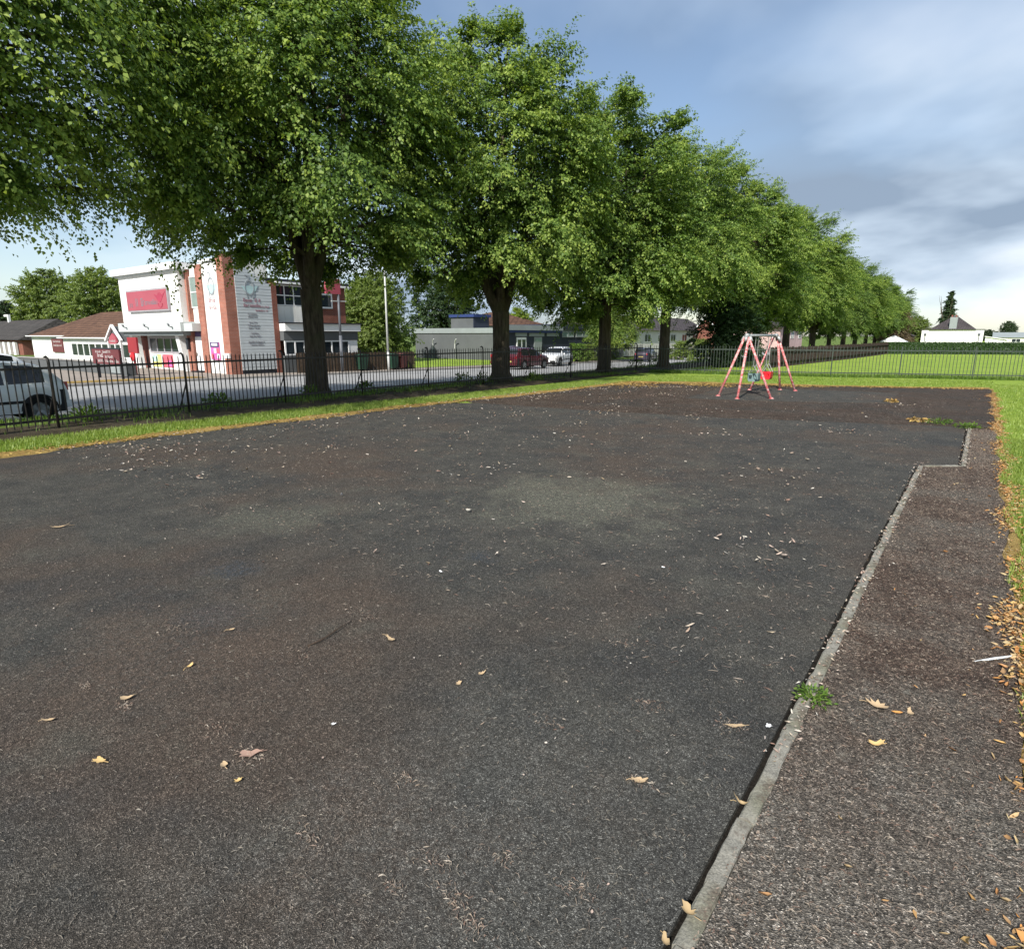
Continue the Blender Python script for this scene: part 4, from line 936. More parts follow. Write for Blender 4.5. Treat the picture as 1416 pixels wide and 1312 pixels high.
wl = empty('house_behind_hall', (-54, 66, -1), 'brown tiled roof of a house behind the grey hall', 'house'); bx('wall', wl, -58, -50, 60, 76, -1, 3.0, 'cream_render'); hip_roof(wl, -58, -50, 60, 76, 3.0, 4.9, 'brown_tiles', (3.5, 3.5))
hr = empty('handrail', (-35.5, 64, -1), 'grey ramp handrail at the right end of the navy hall', 'handrail')
bx('ramp_wall', hr, -36.2, -35.9, 62, 71, -1.2, .1, 'grey_render')
for y_ in (60.5, 63.5, 66.5, 69.5): MB().tube([(-35.7, y_, -1.2), (-35.7, y_, .45)], .035, 6).build('post', 'pole_dark', hr)
MB().tube([(-35.7, 60.5, .45), (-35.7, 69.5, .45)], .035, 6).tube([(-35.7, 60.5, -.2), (-35.7, 69.5, -.2)], .03, 6).build('rail', 'pole_dark', hr)

# houses seen between the trunks
th = empty('terraced_house', (-42, 100, -1.2), 'white terraced houses with long brown roof seen between the trunks', 'house')
bx('wall', th, -50, -42, 76, 118, -1.2, 2.6, 'cream_render'); MB().prism([(-50.4, 2.6), (-41.5, 2.6), (-46, 4.9)], 'y', 75.5, 117).build('roof', 'slate_tiles', th)
MB().prism([(-42.5, -1.2), (-38.4, -1.2), (-38.4, 2.4), (-40.4, 5.2), (-42.5, 2.4)], 'y', 112, 120).build('gable_wall', 'red_brick', th)
MB().bar((-42.6, 111.9, 2.5), (-40.4, 111.9, 5.4), .25, .3, (0, 1, 0)).bar((-38.3, 111.9, 2.5), (-40.4, 111.9, 5.4), .25, .3, (0, 1, 0)).build('bargeboard', 'white_paint', th)
for y_ in range(80, 112, 5): winX(th, -41.98, y_, y_ + 2.2, .8, 2.0, 2, 1)
ph = empty('pink_house', (-35, 160, -1.4), 'pale pinkish house glimpsed between trunks right of the swing', 'house')
plain('pink_render', (0.50, 0.36, 0.34), 0.85, 0.2, 0.5); bx('wall', ph, -45, -34, 138, 158, -1.5, 3.4, 'pink_render'); MB().prism([(-45.5, 3.4), (-33.6, 3.4), (-40, 6.5)], 'y', 137, 159).build('roof', 'slate_tiles', ph)
for y_ in range(140, 156, 7): winX(ph, -33.98, y_, y_ + 2.6, 1.2, 2.6, 2, 1)

# white bungalow at the far side of the field
HY = 125.0
hw_ = empty('white_bungalow', (-4.4, HY, -.3), 'white bungalow with grey hipped roof and one tall chimney beyond the hedge', 'house')
bx('wall', hw_, -8.5, -.2, HY, HY + 9, -.3, 2.72, 'white_render'); hip_roof(hw_, -7.3, -1.4, HY - .1, HY + 9, 2.76, 5.0, 'slate_tiles', (2.9, 2.9), ov=.2)
bx('parapet', hw_, -8.62, -.08, HY - .12, HY + 9.1, 2.723, 2.80, 'slate_tiles')
bx('chimney', hw_, -4.85, -3.85, HY - .05, HY + 1.0, 2.80, 4.7, 'pale_fascia')
for xk in (-4.65, -4.1): MB().lathe([(.14, 4.7), (.12, 5.05), (.10, 5.05), (0, 5.05)], (xk, HY + .4, 0), 10).build('chimney_pot', 'red_brick', hw_)
for xk in (-7.95, -.75): MB().box(xk - .05, xk + .05, HY - .1, HY, -.3, 2.0).box(xk - .16, xk + .16, HY - .2, HY, 1.9, 2.15).build('downpipe', 'pole_dark', hw_)
tn = empty('white_marquee', (-10.5, 100, -.2), 'white pitched canvas roof left of the white bungalow', 'tent')
MB().add([(-11.6, 100, .95), (-8.4, 100, .95), (-8.4, 103, .95), (-11.6, 103, .95), (-10.0, 101.5, 1.85)], [(0, 1, 4), (1, 2, 4), (2, 3, 4), (3, 0, 4)]).build('roof', 'canvas_white', tn); bx('side', tn, -11.4, -8.6, 100.2, 102.8, -.2, .94, 'canvas_white')
gr_ = empty('white_garage', (.8, 118, -.2), 'low white lean-to at the right side of the white bungalow', 'garage')
MB().prism([(0.1, -.3), (2.6, -.3), (2.6, 1.15), (.1, 1.6)], 'y', 120, 126).build('wall', 'white_render', gr_); MB().prism([(0.0, 1.62), (2.7, 1.17), (2.7, 1.27), (0, 1.72)], 'y', 119.8, 126.2).build('roof', 'canvas_white', gr_)
fh = empty('distant_houses', (6, 180, -.4), 'row of low pale houses with grey roofs at the right horizon', 'house')
bx('wall', fh, 1.6, 22, 180, 188, -.4, 1.35, 'cream_render'); MB().prism([(179.7, 1.35), (188.3, 1.35), (184, 2.5)], 'x', 1.4, 22.3).build('roof', 'pale_fascia', fh)
for k in range(6): winY(fh, 179.98, 2.5 + 2.4 * k, 4.1 + 2.4 * k, .3, 1.1, 2, 1)
sd = empty('dark_shed', (-9, 118, -.2), 'dark garden shed behind the marquee left of the bungalow', 'shed'); MB().prism([(-12.8, -.3), (-9.0, -.3), (-9.0, 1.7), (-10.9, 2.4), (-12.8, 1.7)], 'y', 116, 120).build('wall', 'timber_dark', sd); MB().prism([(-13.0, 1.66), (-10.9, 2.45), (-8.8, 1.66), (-8.8, 1.76), (-10.9, 2.56), (-13.0, 1.76)], 'y', 115.8, 120.2).build('roof', 'slate_tiles', sd)

# ---------------------------------------------------------------- street furniture
def road_or_pave(x, y): return road_z(y) + (0.094 if x < -31.9 else 0)
wf = empty('picket_fence', (-33.4, 26, Z0), 'weathered brown upright-board fence below the bay windows of the pub', 'fence')
r = random.Random(9)
for k in range(66):
    y_ = 22.7 + .15 * k; h = .76 + r.uniform(-.03, .03) - .012 * (y_ - 22)
    MB().bar((-33.4 + r.uniform(-.012, .012), y_, road_z(y_)), (-33.4, y_ + r.uniform(-.01, .01), h), .025, .125, (0, 1, 0)).build('board', 'timber_brown', wf)
for z in (-.1, .45): MB().bar((-33.45, 22.6, z), (-33.45, 32.6, z - .1), .05, .08).build('rail', 'timber_brown', wf)
gw = empty('low_wall', (-43, 14.8, Z0), 'low grey rendered wall in front of the tiled wing', 'wall')
bx('wall', gw, -56, -38.3, 14.8, 15.05, -.6, .26, 'grey_render'); bx('coping', gw, -56.05, -38.2, 14.74, 15.11, .263, .32, 'kerb_stone')
bx('pier', gw, -38.28, -37.5, 14.7, 15.15, -.6, .30, 'grey_render'); bx('plaque', gw, -39.9, -38.6, 14.75, 14.797, -.28, .1, 'pale_fascia')
sb = empty('maroon_sign_board', (-35.4, 13, Z0), 'maroon name board on two posts behind the railing, left of the pub', 'sign')
bp = bx('board', sb, -37.2, -33.9, 13.0, 13.08, .38, 1.12, 'sign_maroon'); bx('frame', sb, -37.28, -33.82, 13.02, 13.10, 1.123, 1.19, 'dark_trim')
glyphs(bp, 'lettering', (-37.0, 12.995, .5), UY, VZ, [(.3, .44, .6, .12), (1.2, .44, .9, .12), (.5, .22, .7, .2), (1.4, .2, .9, .13), (.5, -.02, .7, .14), (1.4, -.02, .9, .14), (2.5, -.02, .5, .14)], 'letter_pale', 31)
for xk in (-37.0, -34.15): bx('post', sb, xk - .05, xk + .05, 13.102, 13.2, Z0 - .1, 1.1, 'dark_trim')
rp = empty('red_sign_post', (-38.5, 15.5, Z0), 'dark red upright sign on a post with a bright red round plate below', 'sign')
bx('panel', rp, -39.05, -37.9, 15.5, 15.6, .82, 1.70, 'post_red'); MB().lathe([(0, 15.44), (.24, 15.44), (.24, 15.5), (0, 15.5)], (-38.55, 0, .62), 20, 'y').build('round_plate', 'swing_red', rp); bx('post', rp, -38.62, -38.48, 15.52, 15.6, Z0 - .1, .815, 'post_red')
ps = empty('pub_pole_sign', (-32.9, 25.6, -.5), 'tall dark pole carrying a square red pub sign in front of the bay windows', 'sign')
MB().tube([(-32.9, 25.6, -.6), (-32.9, 25.6, 1.8)], [.10, .10], 10).tube([(-32.9, 25.6, 1.8), (-32.9, 25.6, 4.35)], [.075, .07], 10).build('pole', 'pole_dark', ps, True)
bx('sign_panel', ps, -32.97, -32.83, 24.65, 25.75, 4.33, 5.25, 'sign_red'); bx('side_panel', ps, -33.3, -32.98, 25.6, 25.75, 4.35, 5.25, 'dark_trim')
MB().bar((-32.9, 25.05, 3.9), (-32.9, 26.2, 3.92), .06, .06).build('cross_arm', 'lamp_grey', ps)
lp = empty('lamp_post', (-32.3, 29.0, -.6), 'tall slim pale grey lamp column on the far pavement right of the pub', 'lamp post')
MB().tube([(-32.3, 29.0, -.6), (-32.3, 29.0, .7)], [.11, .11], 12).tube([(-32.3, 29.0, .7), (-32.3, 29.0, 6.4)], [.075, .05], 12).build('column', 'lamp_grey', lp, True)
MB().tube([(-32.3, 29.0, 6.4), (-32.1, 29, 6.6), (-31.5, 29, 6.66)], .035, 8).build('arm', 'lamp_grey', lp, True); MB().box(-31.6, -30.9, 28.88, 29.12, 6.6, 6.74).build('lantern', 'lamp_grey', lp)
p_ = gp(911, 505, -.95); lp2 = empty('lamp_post', p_, 'pale lamp column left of the fourth lime trunk', 'lamp post')
MB().tube([(p_.x, p_.y, -1.0), (p_.x, p_.y, .3)], [.1, .1], 10).tube([(p_.x, p_.y, .3), (p_.x, p_.y, 6)], [.08, .055], 10).build('column', 'lamp_grey', lp2, True); MB().bar((p_.x, p_.y, 6), (p_.x - 1.4, p_.y, 6.2), .06).build('arm', 'lamp_grey', lp2); bx('lantern', lp2, p_.x - 2.0, p_.x - 1.3, p_.y - .12, p_.y + .12, 6.15, 6.3, 'lamp_grey')
def wheelie(name, loc, mat, label):
    o = empty(name, loc, label, 'bin'); x, y, z = loc; mb = MB()
    mb.add([(x - .22, y - .25, z + .1), (x + .22, y - .25, z + .1), (x + .22, y + .25, z + .1), (x - .22, y + .25, z + .1), (x - .29, y - .34, z + 1.0), (x + .29, y - .34, z + 1.0), (x + .29, y + .36, z + 1.0), (x - .29, y + .36, z + 1.0)],
           [(0, 1, 5, 4), (1, 2, 6, 5), (2, 3, 7, 6), (3, 0, 4, 7), (3, 2, 1, 0)]); mb.build('body', mat, o)
    MB().prism([(y - .37, z + 1.003), (y + .40, z + 1.003), (y + .40, z + 1.07), (y, z + 1.11), (y - .37, z + 1.05)], 'x', x - .31, x + .31).build('lid', mat, o)
    for s in (-.2, .2): MB().lathe([(0, -.03), (.1, -.03), (.1, .03), (0, .03)], (x + s, y + .26, z + .1), 12, 'x').build('wheel', 'tyre', o)
wheelie('wheelie_bin', (-33.0, 30.0, -.53), 'bin_green', 'dark green wheelie bin right of the lamp column on the far pavement')
wheelie('wheelie_bin', (-33.0, 30.9, -.54), 'bin_brown', 'brownish red wheelie bin at the end of the picket fence')
wheelie('wheelie_bin', (-33.0, 27.3, -.50), 'bin_green', 'green wheelie bin before the picket fence, left of the lamp column')

# ---------------------------------------------------------------- cars
def car(name, loc, rz, L, W, H, paint, label, kind='hatch', dark_arch=False):
    root = empty(name, loc, label, 'car', None, rz); O0 = (0, 0, 0)
    top = {'hatch': [(0, .46), (.008, .56), (.035, .68), (.10, .865), (.15, .93), (.22, .975), (.38, 1.0), (.54, .97), (.62, .87), (.74, .665), (.80, .635), (.93, .55), (.985, .47), (1, .40)],
           'suv': [(0, .52), (.008, .62), (.03, .72), (.08, .93), (.16, .985), (.38, 1.0), (.55, .97), (.63, .87), (.72, .69), (.78, .665), (.94, .60), (.985, .52), (1, .42)]}[kind]
    tx, tz = zip(*top); belt = [(0, .66), (.3, .645), (.7, .60), (1, .55)]; bxx, bz = zip(*belt)
    wr = .205 * H + (.02 if kind == 'suv' else 0); wheels = (.185, .815); sill = .17 * H
    xs = sorted(set(list(np.linspace(0, 1, 81)) + [.004, .012, .02, .988, .994] + [.13, .335, .355, .52, .535, .655, .03, .088, .575, .725]))
    verts = []; rows = []; NP = 10
    for u in xs:
        zt = np.interp(u, tx, tz) * H; zb = min(np.interp(u, bxx, bz) * H, zt - .012 * H)
        e = abs(2 * u - 1); hw = W / 2 * (1 - .20 * e ** 7 - .05 * e ** 3)
        zl = sill + (.05 * H if e > .93 else 0)
        for wq in wheels:
            dx = (u - wq) * L; ra = wr * 1.16
            if abs(dx) < ra: zl = max(zl, wr + math.sqrt(ra * ra - dx * dx))
        gh = (zt - zb); tum = .30 * gh
        ring_ = [(hw * .96, zl), (hw * .995, zl + .25 * (zb - zl)), (hw, zl + .62 * (zb - zl)), (hw * .985, zb - .06 * (zb - zl)), (hw * .962, zb), (hw * .955 - tum * .45, zb + .48 * gh), (hw * .945 - tum * .85, zb + .86 * gh), (hw * .90 - tum * 1.05, zt - .10 * gh * .3), (hw * .55, zt + .006 * H), (0, zt + .012 * H)]
        rows.append(ring_)
    x_of = [(u - .5) * L for u in xs]; n = len(xs)
    cats = {}
    def cat(u, j):
        gl = np.interp(u, tx, tz) - np.interp(u, bxx, bz)
        if j in (4, 5) and gl > .06:
            if .135 < u < .335: return 'rear_side_window'
            if .355 < u < .53: return 'rear_door_window' if False else 'front_side_window'
            if .53 <= u < .655 and gl > .10: return 'front_side_window'
        if j in (7, 8):
            if .575 < u < .728: return 'windscreen'
            if .03 < u < .088: return 'rear_window'
        return 'body'
    for side in (1, -1):
        for i in range(n - 1):
            um = (xs[i] + xs[i + 1]) / 2
            for j in range(NP - 1):
                c = cat(um, j); c = c + ('L' if side > 0 else 'R') if c.endswith('side_window') else c
                cats.setdefault(c, []).append((side, i, j))
    def P(side, i, j, off=0.0):
        y, z = rows[i][j]; return (x_of[i], side * (y + (off if j < 7 else 0)), z + (off if j >= 7 else 0))
    for c, fl in cats.items():
        mb = MB(); idx = {}
        def vid(side, i, j):
            key = (side if rows[i][j][0] > 1e-6 else 0, i, j)
            if key not in idx: idx[key] = len(mb.v); mb.v.append(P(side, i, j, 0.0))
            return idx[key]
        for (side, i, j) in fl:
            f = (vid(side, i, j), vid(side, i + 1, j), vid(side, i + 1, j + 1), vid(side, i, j + 1)); mb.f.append(f if side > 0 else f[::-1])
        if c == 'body':
            for i in (0, n - 1):
                loop = [vid(1, i, j) for j in range(NP)] + [vid(-1, i, j) for j in range(NP - 2, -1, -1)]; mb.f.append(tuple(loop))
        nm = 'body' if c == 'body' else c.rstrip('LR') if c.endswith(('L', 'R')) else c
        mb.build(nm, paint if c == 'body' else 'car_glass', root, True, O0)
    MB().box(-.47 * L, .47 * L, -W * .44, W * .44, sill * .9, .52 * H).build('underbody', 'black_plastic', root, False, O0)
    wv = {}
    for wq in wheels:
        for s in (1, -1):
            cx = (wq - .5) * L; cy = s * (W / 2 - .115)
            wh = MB().lathe([(wr * .62, -.10), (wr * .9, -.10), (wr, -.07), (wr, .07), (wr * .9, .10), (wr * .62, .10)], (cx, cy, wr), 28, 'y').build('wheel', 'tyre', root, True, O0)
            mb = MB().lathe([(wr * .62, .085 * s), (wr * .66, .10 * s), (wr * .58, .09 * s), (wr * .56, .02 * s), (0, .02 * s)], (cx, cy, wr), 24, 'y')
            for k in range(5):
                a = 2 * math.pi * k / 5 + .3; mb.bar((cx, cy + .075 * s, wr), (cx + math.cos(a) * wr * .6, cy + .09 * s, wr + math.sin(a) * wr * .6), .075, .03, (0, 1, 0))
            rim = mb.build('rim', 'alloy', wh, False, O0)
            ra = wr * 1.15; ab = MB()
            for k in range(15):
                a = math.pi * (k / 14) ; 
                for rr_, yy2 in ((ra, .0), (ra + .045, .0), (ra + .045, .012), (ra, .012)):
                    ab.v.append((cx + rr_ * math.cos(a), s * (W / 2 * .985 + yy2), wr + rr_ * math.sin(a)))
            for k in range(14):
                for q in range(4): ab.f.append((4 * k + q, 4 * k + (q + 1) % 4, 4 * k + 4 + (q + 1) % 4, 4 * k + 4 + q))
            ab.build('wheel_arch', 'black_plastic' if dark_arch else paint, root, False, O0)
    for s in (1, -1):
        MB().box(-.27 * L, .27 * L, s * W / 2 * .985 - .012, s * W / 2 * .985 + .022, .33 * H, .375 * H).build('side_strip', 'black_plastic', root, False, O0)
        for xk in (-.04, .16): MB().box(xk * L - .09, xk * L + .09, s * W / 2 * .98 - .012, s * W / 2 * .98 + .028, .545 * H, .57 * H).build('door_handle', paint, root, False, O0)
        MB().lathe([(0, -.09), (.07, -.07), (.09, 0), (.07, .07), (0, .09)], (.17 * L, s * (W / 2 + .09), .64 * H), 10, 'y').build('wing_mirror', paint, root, True, O0)
        MB().prism([(s * W * .26, .40 * H), (s * W * .455, .43 * H), (s * W * .45, .50 * H), (s * W * .28, .485 * H)], 'x', .470 * L, .4955 * L).build('headlight', 'lamp_lens', root, False, O0)
        MB().prism([(s * W * .31, .52 * H), (s * W * .385, .50 * H), (s * W * .38, .64 * H), (s * W * .34, .64 * H)], 'x', -.499 * L, -.47 * L).build('tail_light', 'tail_lens', root, False, O0)
    MB().box(-.507 * L, -.475 * L, -W * .40, W * .40, .21 * H, .33 * H).build('bumper', paint, root, False, O0); MB().box(.475 * L, .505 * L, -W * .38, W * .38, .20 * H, .31 * H).build('bumper', 'black_plastic', root, False, O0)
    MB().box(-.512 * L, -.505 * L, -.26, .26, .345 * H, .42 * H).build('number_plate', 'plate_yellow', root, False, O0); MB().box(.503 * L, .509 * L, -.26, .26, .24 * H, .31 * H).build('number_plate', 'canvas_white', root, False, O0)
    if kind == 'suv':
        for s in (1, -1): MB().tube([(-.32 * L, s * W * .34, H * 1.0), (-.30 * L, s * W * .34, H * 1.025), (.04 * L, s * W * .34, H * 1.02), (.06 * L, s * W * .34, H * .985)], .018, 6).build('roof_rail', 'black_plastic', root, True, O0)
    return root
car('parked_car', (-19.15, 3.95, road_z(3.9) + .03), R(-90), 3.75, 1.66, 1.48, 'car_white', 'small white hatchback with black side strip close behind the railing at the left edge', 'hatch', True)
car('parked_car', (-29.9, 6.0, road_z(6) + .03), R(-86), 4.2, 1.75, 1.52, 'car_white', 'second white car on the far side of the road, partly hidden by the hatchback')
car('parked_car', (-28.4, 39.6, road_z(40) + .02), R(90), 4.3, 1.78, 1.62, 'car_red', 'dark red people carrier parked beyond the forked lime trunk', 'suv')
car('parked_car', (-30.3, 47.0, road_z(47) + .01), R(-78), 4.3, 1.82, 1.64, 'car_white', 'white sport utility car with its nose towards the dark red car', 'suv', True)
car('parked_car', (-31.0, 41.6, road_z(43) + .01), R(84), 4.2, 1.76, 1.72, 'car_red', 'second dark red car almost hidden behind the people carrier')
p_ = gp(893, 499.5, -1.0); car('parked_car', (p_.x, p_.y, road_z(p_.y) + .02), R(100), 4.3, 1.8, 1.5, 'car_plum', 'dark plum car seen between the third and fourth lime trunks', 'suv')

# ---------------------------------------------------------------- swing
SX, SY0, SY1, ST = -5.58, 18.95, 21.65, 1.80
sw = empty('toddler_swing', (-5.5, 20.3, 0), 'faded pink and red A-frame toddler swing with grey top bar', 'swing')
legs = [((-6.24, 18.74), 0), ((-5.50, 18.2), 0), ((-4.72, 18.85), 0), ((-6.1, 21.45), 1), ((-5.3, 22.15), 1), ((-4.78, 22.0), 1)]
for (lx, ly), e in legs:
    ty = SY1 if e else SY0; tp = Vector((SX + .06 * np.sign(lx - SX) + (.12 if e else 0), ty + (.05 if ly > ty else -.05), ST - .06)); b_ = Vector((lx, ly, -.02))
    MB().tube([b_, b_.lerp(tp, .5), tp], .035, 12).build('leg', 'swing_pink', sw, True)
    MB().lathe([(0, .012), (.07, .012), (.07, .024), (.042, .03), (.042, .05)], (lx, ly, 0), 12).build('foot_plate', 'swing_pink', sw)
MB().tube([(SX, SY0 - .1, ST), (SX + .12, SY1 + .1, ST)], .038, 12).build('top_bar', 'galvanised', sw, True)
for e, ty in ((0, SY0), (1, SY1)):
    xx = SX + (.12 if e else 0)
    MB().tube([(xx, ty - .09, ST), (xx, ty + .09, ST)], .06, 12).tube([(xx - .07, ty, ST - .03), (xx - .14, ty - .02, ST - .17)], .047, 10).tube([(xx + .07, ty, ST - .03), (xx + .14, ty, ST - .17)], .047, 10).tube([(xx, ty + (.09 if e else -.09), ST - .02), (xx + .01, ty + (.15 if e else -.15), ST - .16)], .047, 10).build('top_bracket', 'galvanised', sw, True)
def swing_seat(y, mat, label, tilt):
    xx = SX + .12 * (y - SY0) / (SY1 - SY0); o = empty('bucket_seat', (xx, y, .42), label, 'swing seat'); z = .42
    mb = MB(); hw2 = .19
    mb.prism([(xx - .12, z), (xx + .12, z), (xx + .15, z + .06), (xx + .16, z + .24), (xx + .13, z + .24), (xx + .115, z + .07), (xx - .115, z + .07), (xx - .13, z + .24), (xx - .16, z + .24), (xx - .15, z + .06)], 'y', y - .15, y + .15)
    mb.box(xx - .116, xx + .116, y + .12, y + .147, z + .07, z + .24); mb.box(xx - .03, xx + .03, y - .147, y - .12, z + .07, z + .2); mb.box(xx - .152, xx + .152, y - .16, y - .125, z + .195, z + .243)
    mb.build('bucket', mat, o)
    mb.build if False else None
    for s in (-1, 1):
        for f in (-1, 1): MB().tube([(xx + .145 * f, y + .13 * s, z + .235), (xx, y + .15 * s, z + .50)], .010, 6).build('strap', 'galvanised', o)
        ch = MB(); a = Vector((xx, y + .15 * s, z + .50)); b = Vector((xx, y + .15 * s, ST - .02)); n = 26
        for k in range(n):
            p = a.lerp(b, (k + .5) / n); w_ = .011 if k % 2 else .004; v_ = .004 if k % 2 else .011
            ch.box(p.x - w_, p.x + w_, p.y - v_, p.y + v_, p.z - .026, p.z + .026)
        ch.build('chain', 'chain_steel', o)
swing_seat(19.85, 'swing_teal', 'grey-green toddler bucket seat, the nearer one on the swing', 0); swing_seat(21.05, 'swing_red', 'bright red toddler bucket seat on the swing', 0)
# ---------------------------------------------------------------- grass, weeds, litter
gr = np.random.default_rng(99)
def blades(name, xy, z, h, wdt, mat, label, cat, lean=.45, seed=1):
    g = np.random.default_rng(seed); n = len(xy); a = g.uniform(0, 2 * np.pi, n); hh = h * g.uniform(.45, 1.25, n); ww = wdt * g.uniform(.7, 1.3, n)
    d = np.stack([np.cos(a), np.sin(a)], 1); side = np.stack([-d[:, 1], d[:, 0]], 1); ln = hh * lean * g.uniform(.3, 1.6, n)
    z = np.broadcast_to(z, n)
    b0 = np.c_[xy - side * ww[:, None] / 2, z - .008]; b1 = np.c_[xy + side * ww[:, None] / 2, z - .008]
    m = xy + d * (ln * .35)[:, None]; m0 = np.c_[m - side * ww[:, None] * .38, z + hh * .6]; m1 = np.c_[m + side * ww[:, None] * .38, z + hh * .6]
    t = np.c_[xy + d * ln[:, None], z + hh]
    V = np.stack([b0, b1, m1, m0, t], 1).reshape(-1, 3); k = np.arange(n) * 5
    T = np.concatenate([np.stack([k, k + 1, k + 2], 1), np.stack([k, k + 2, k + 3], 1), np.stack([k + 3, k + 2, k + 4], 1)])
    o = link(bpy.data.objects.new(name, fast_mesh(name, V, T, mat))); return tag(o, label, cat, None, 'stuff')
def tar_l(y): return np.where(y < 9, -11.75, -11.75 + (y - 9) * .082)
n = 60000; y = gr.uniform(-1, 23, n); x = tar_l(y) - .30 - gr.random(n) ** .9 * 1.55 + .10 * np.sin(2.1 * y) * gr.random(n)
blades('grass_strip', np.c_[x, y], LAWN_Z, .075, .010, 'grass_blade', 'mown grass strip between the tarmac and the iron railing', 'grass', seed=2)
n = 52000; y = gr.uniform(1.5, 14, n) ; x = .45 + gr.random(n) ** 1.3 * 1.2 + .06 * np.sin(3 * y)
blades('lawn_blades', np.c_[x, y], LAWN_Z, .07, .008, 'grass_blade', 'short lawn grass along the right edge of the side path', 'grass', seed=3)
n = 26000; y = gr.uniform(14, 30, n); x = .5 + gr.random(n) * 4.5
blades('lawn_blades', np.c_[x, y], LAWN_Z, .05, .014, 'grass_blade', 'lawn grass right of the far tarmac corner', 'grass', seed=4)
n = 26000; t = gr.random(n); x = -12.5 + 13 * t; y = 22.9 + 4.6 * t + gr.uniform(.1, 4.6, n)
blades('lawn_blades', np.c_[x, y], LAWN_Z, .05, .016, 'grass_blade', 'grass strip in front of the steel railing', 'grass', seed=5)
n = 16000; t = gr.random(n); x = -13.4 + 18 * t; yf = np.interp(x, [p[0] for p in FARF], [p[1] for p in FARF]); y = yf + gr.normal(0, .13, n)
blades('tall_grass', np.c_[x, y], LAWN_Z, np.where(x > -3, .20, .12).mean(), .014, 'weed_leaf', 'longer uncut grass at the foot of the steel railing', 'grass', seed=6)
P = smooth_path(LEFT); n = 20000; s = gr.uniform(0, 31, n); fx = np.interp(s * 59 / 31.9, np.arange(60), [p[0] for p in P]); fy = np.interp(s * 59 / 31.9, np.arange(60), [p[1] for p in P])
clump = np.sin(fy * 1.3) + np.sin(fy * 3.1 + 1) + np.sin(fy * .47 + 2); keep = gr.random(n) < np.clip(.18 + .2 * clump, .03, 1); off = gr.normal(-.05, .28, n)
blades('weeds', np.c_[fx + off, fy][keep], .02, .11, .014, 'weed_leaf', 'weeds growing along the foot of the iron railing', 'weeds', seed=7)
n = 16000; y = gr.uniform(-1, 45, n); x = gr.uniform(-18, -15.2, n)
blades('verge_grass', np.c_[x, y], np.array([verge_z(a, b) for a, b in zip(x, y)]), .13, .016, 'weed_leaf', 'rough verge grass under the lime trees', 'grass', seed=8)
# broad-leaved weeds among the bars
def weed_clump(name, loc, s, n, label, mat='weed_leaf', leaf=.06, seed=1, flat=.6):
    g = np.random.default_rng(seed); a = g.uniform(0, 2 * np.pi, n); el = g.uniform(.1, 1.2, n); rr_ = s * g.uniform(.25, 1, n) ** .6
    p = np.stack([np.cos(a) * np.cos(el) * rr_, np.sin(a) * np.cos(el) * rr_, np.sin(el) * rr_ * flat + .005], 1)
    ax = norm(p + g.normal(0, .3 * s, (n, 3))); nr = norm(np.array([0, 0, 1.0]) + g.normal(0, .5, (n, 3)))
    V, Q = leaf_quads(p, ax, nr, leaf * g.uniform(.5, 1.3, n), .5); mb = MB()
    o = empty(name, loc, label, 'weed'); link(bpy.data.objects.new('leaves', fast_mesh('leaves', V, Q, mat)), o)
    for k in range(7):
        q = p[k * (n // 7)]; mb.tube([(0, 0, -.01), tuple(q * .5 + np.array([0, 0, .02 * s])), tuple(q)], .004 * max(1, s * 2), 5)
    mb.build('stem', mat, o, False, (0, 0, 0)); return o
weed_clump('kerb_weed', (-0.45, 3.13, .012), .095, 260, 'small green weed tuft growing over the kerb by the side path', leaf=.022, seed=3, flat=.5)
for i, (px, py, s) in enumerate(((640, 532, .4), (668, 530, .38), (740, 526, .32), (838, 510, .45), (905, 505, .4), (300, 566, .35), (120, 583, .3), (430, 548, .3), (505, 540, .28), (880, 508, .5))):
    q = gp(px, py, .02); weed_clump('railing_weed', (q.x, q.y, .02), s, 150, 'leafy weed clump by the iron railing, ' + ['left of the forked lime trunk', 'touching the forked lime trunk', 'below the dark red people carrier', 'by the third trunk', 'by the fourth trunk', 'below the pub corner', 'just right of the white hatchback', 'left of the trunk before the pub', 'right of the trunk before the pub', 'between the third and fourth trunks'][i], leaf=.11, seed=20 + i, flat=1.1)['group'] = 'weed clumps along the iron railing'
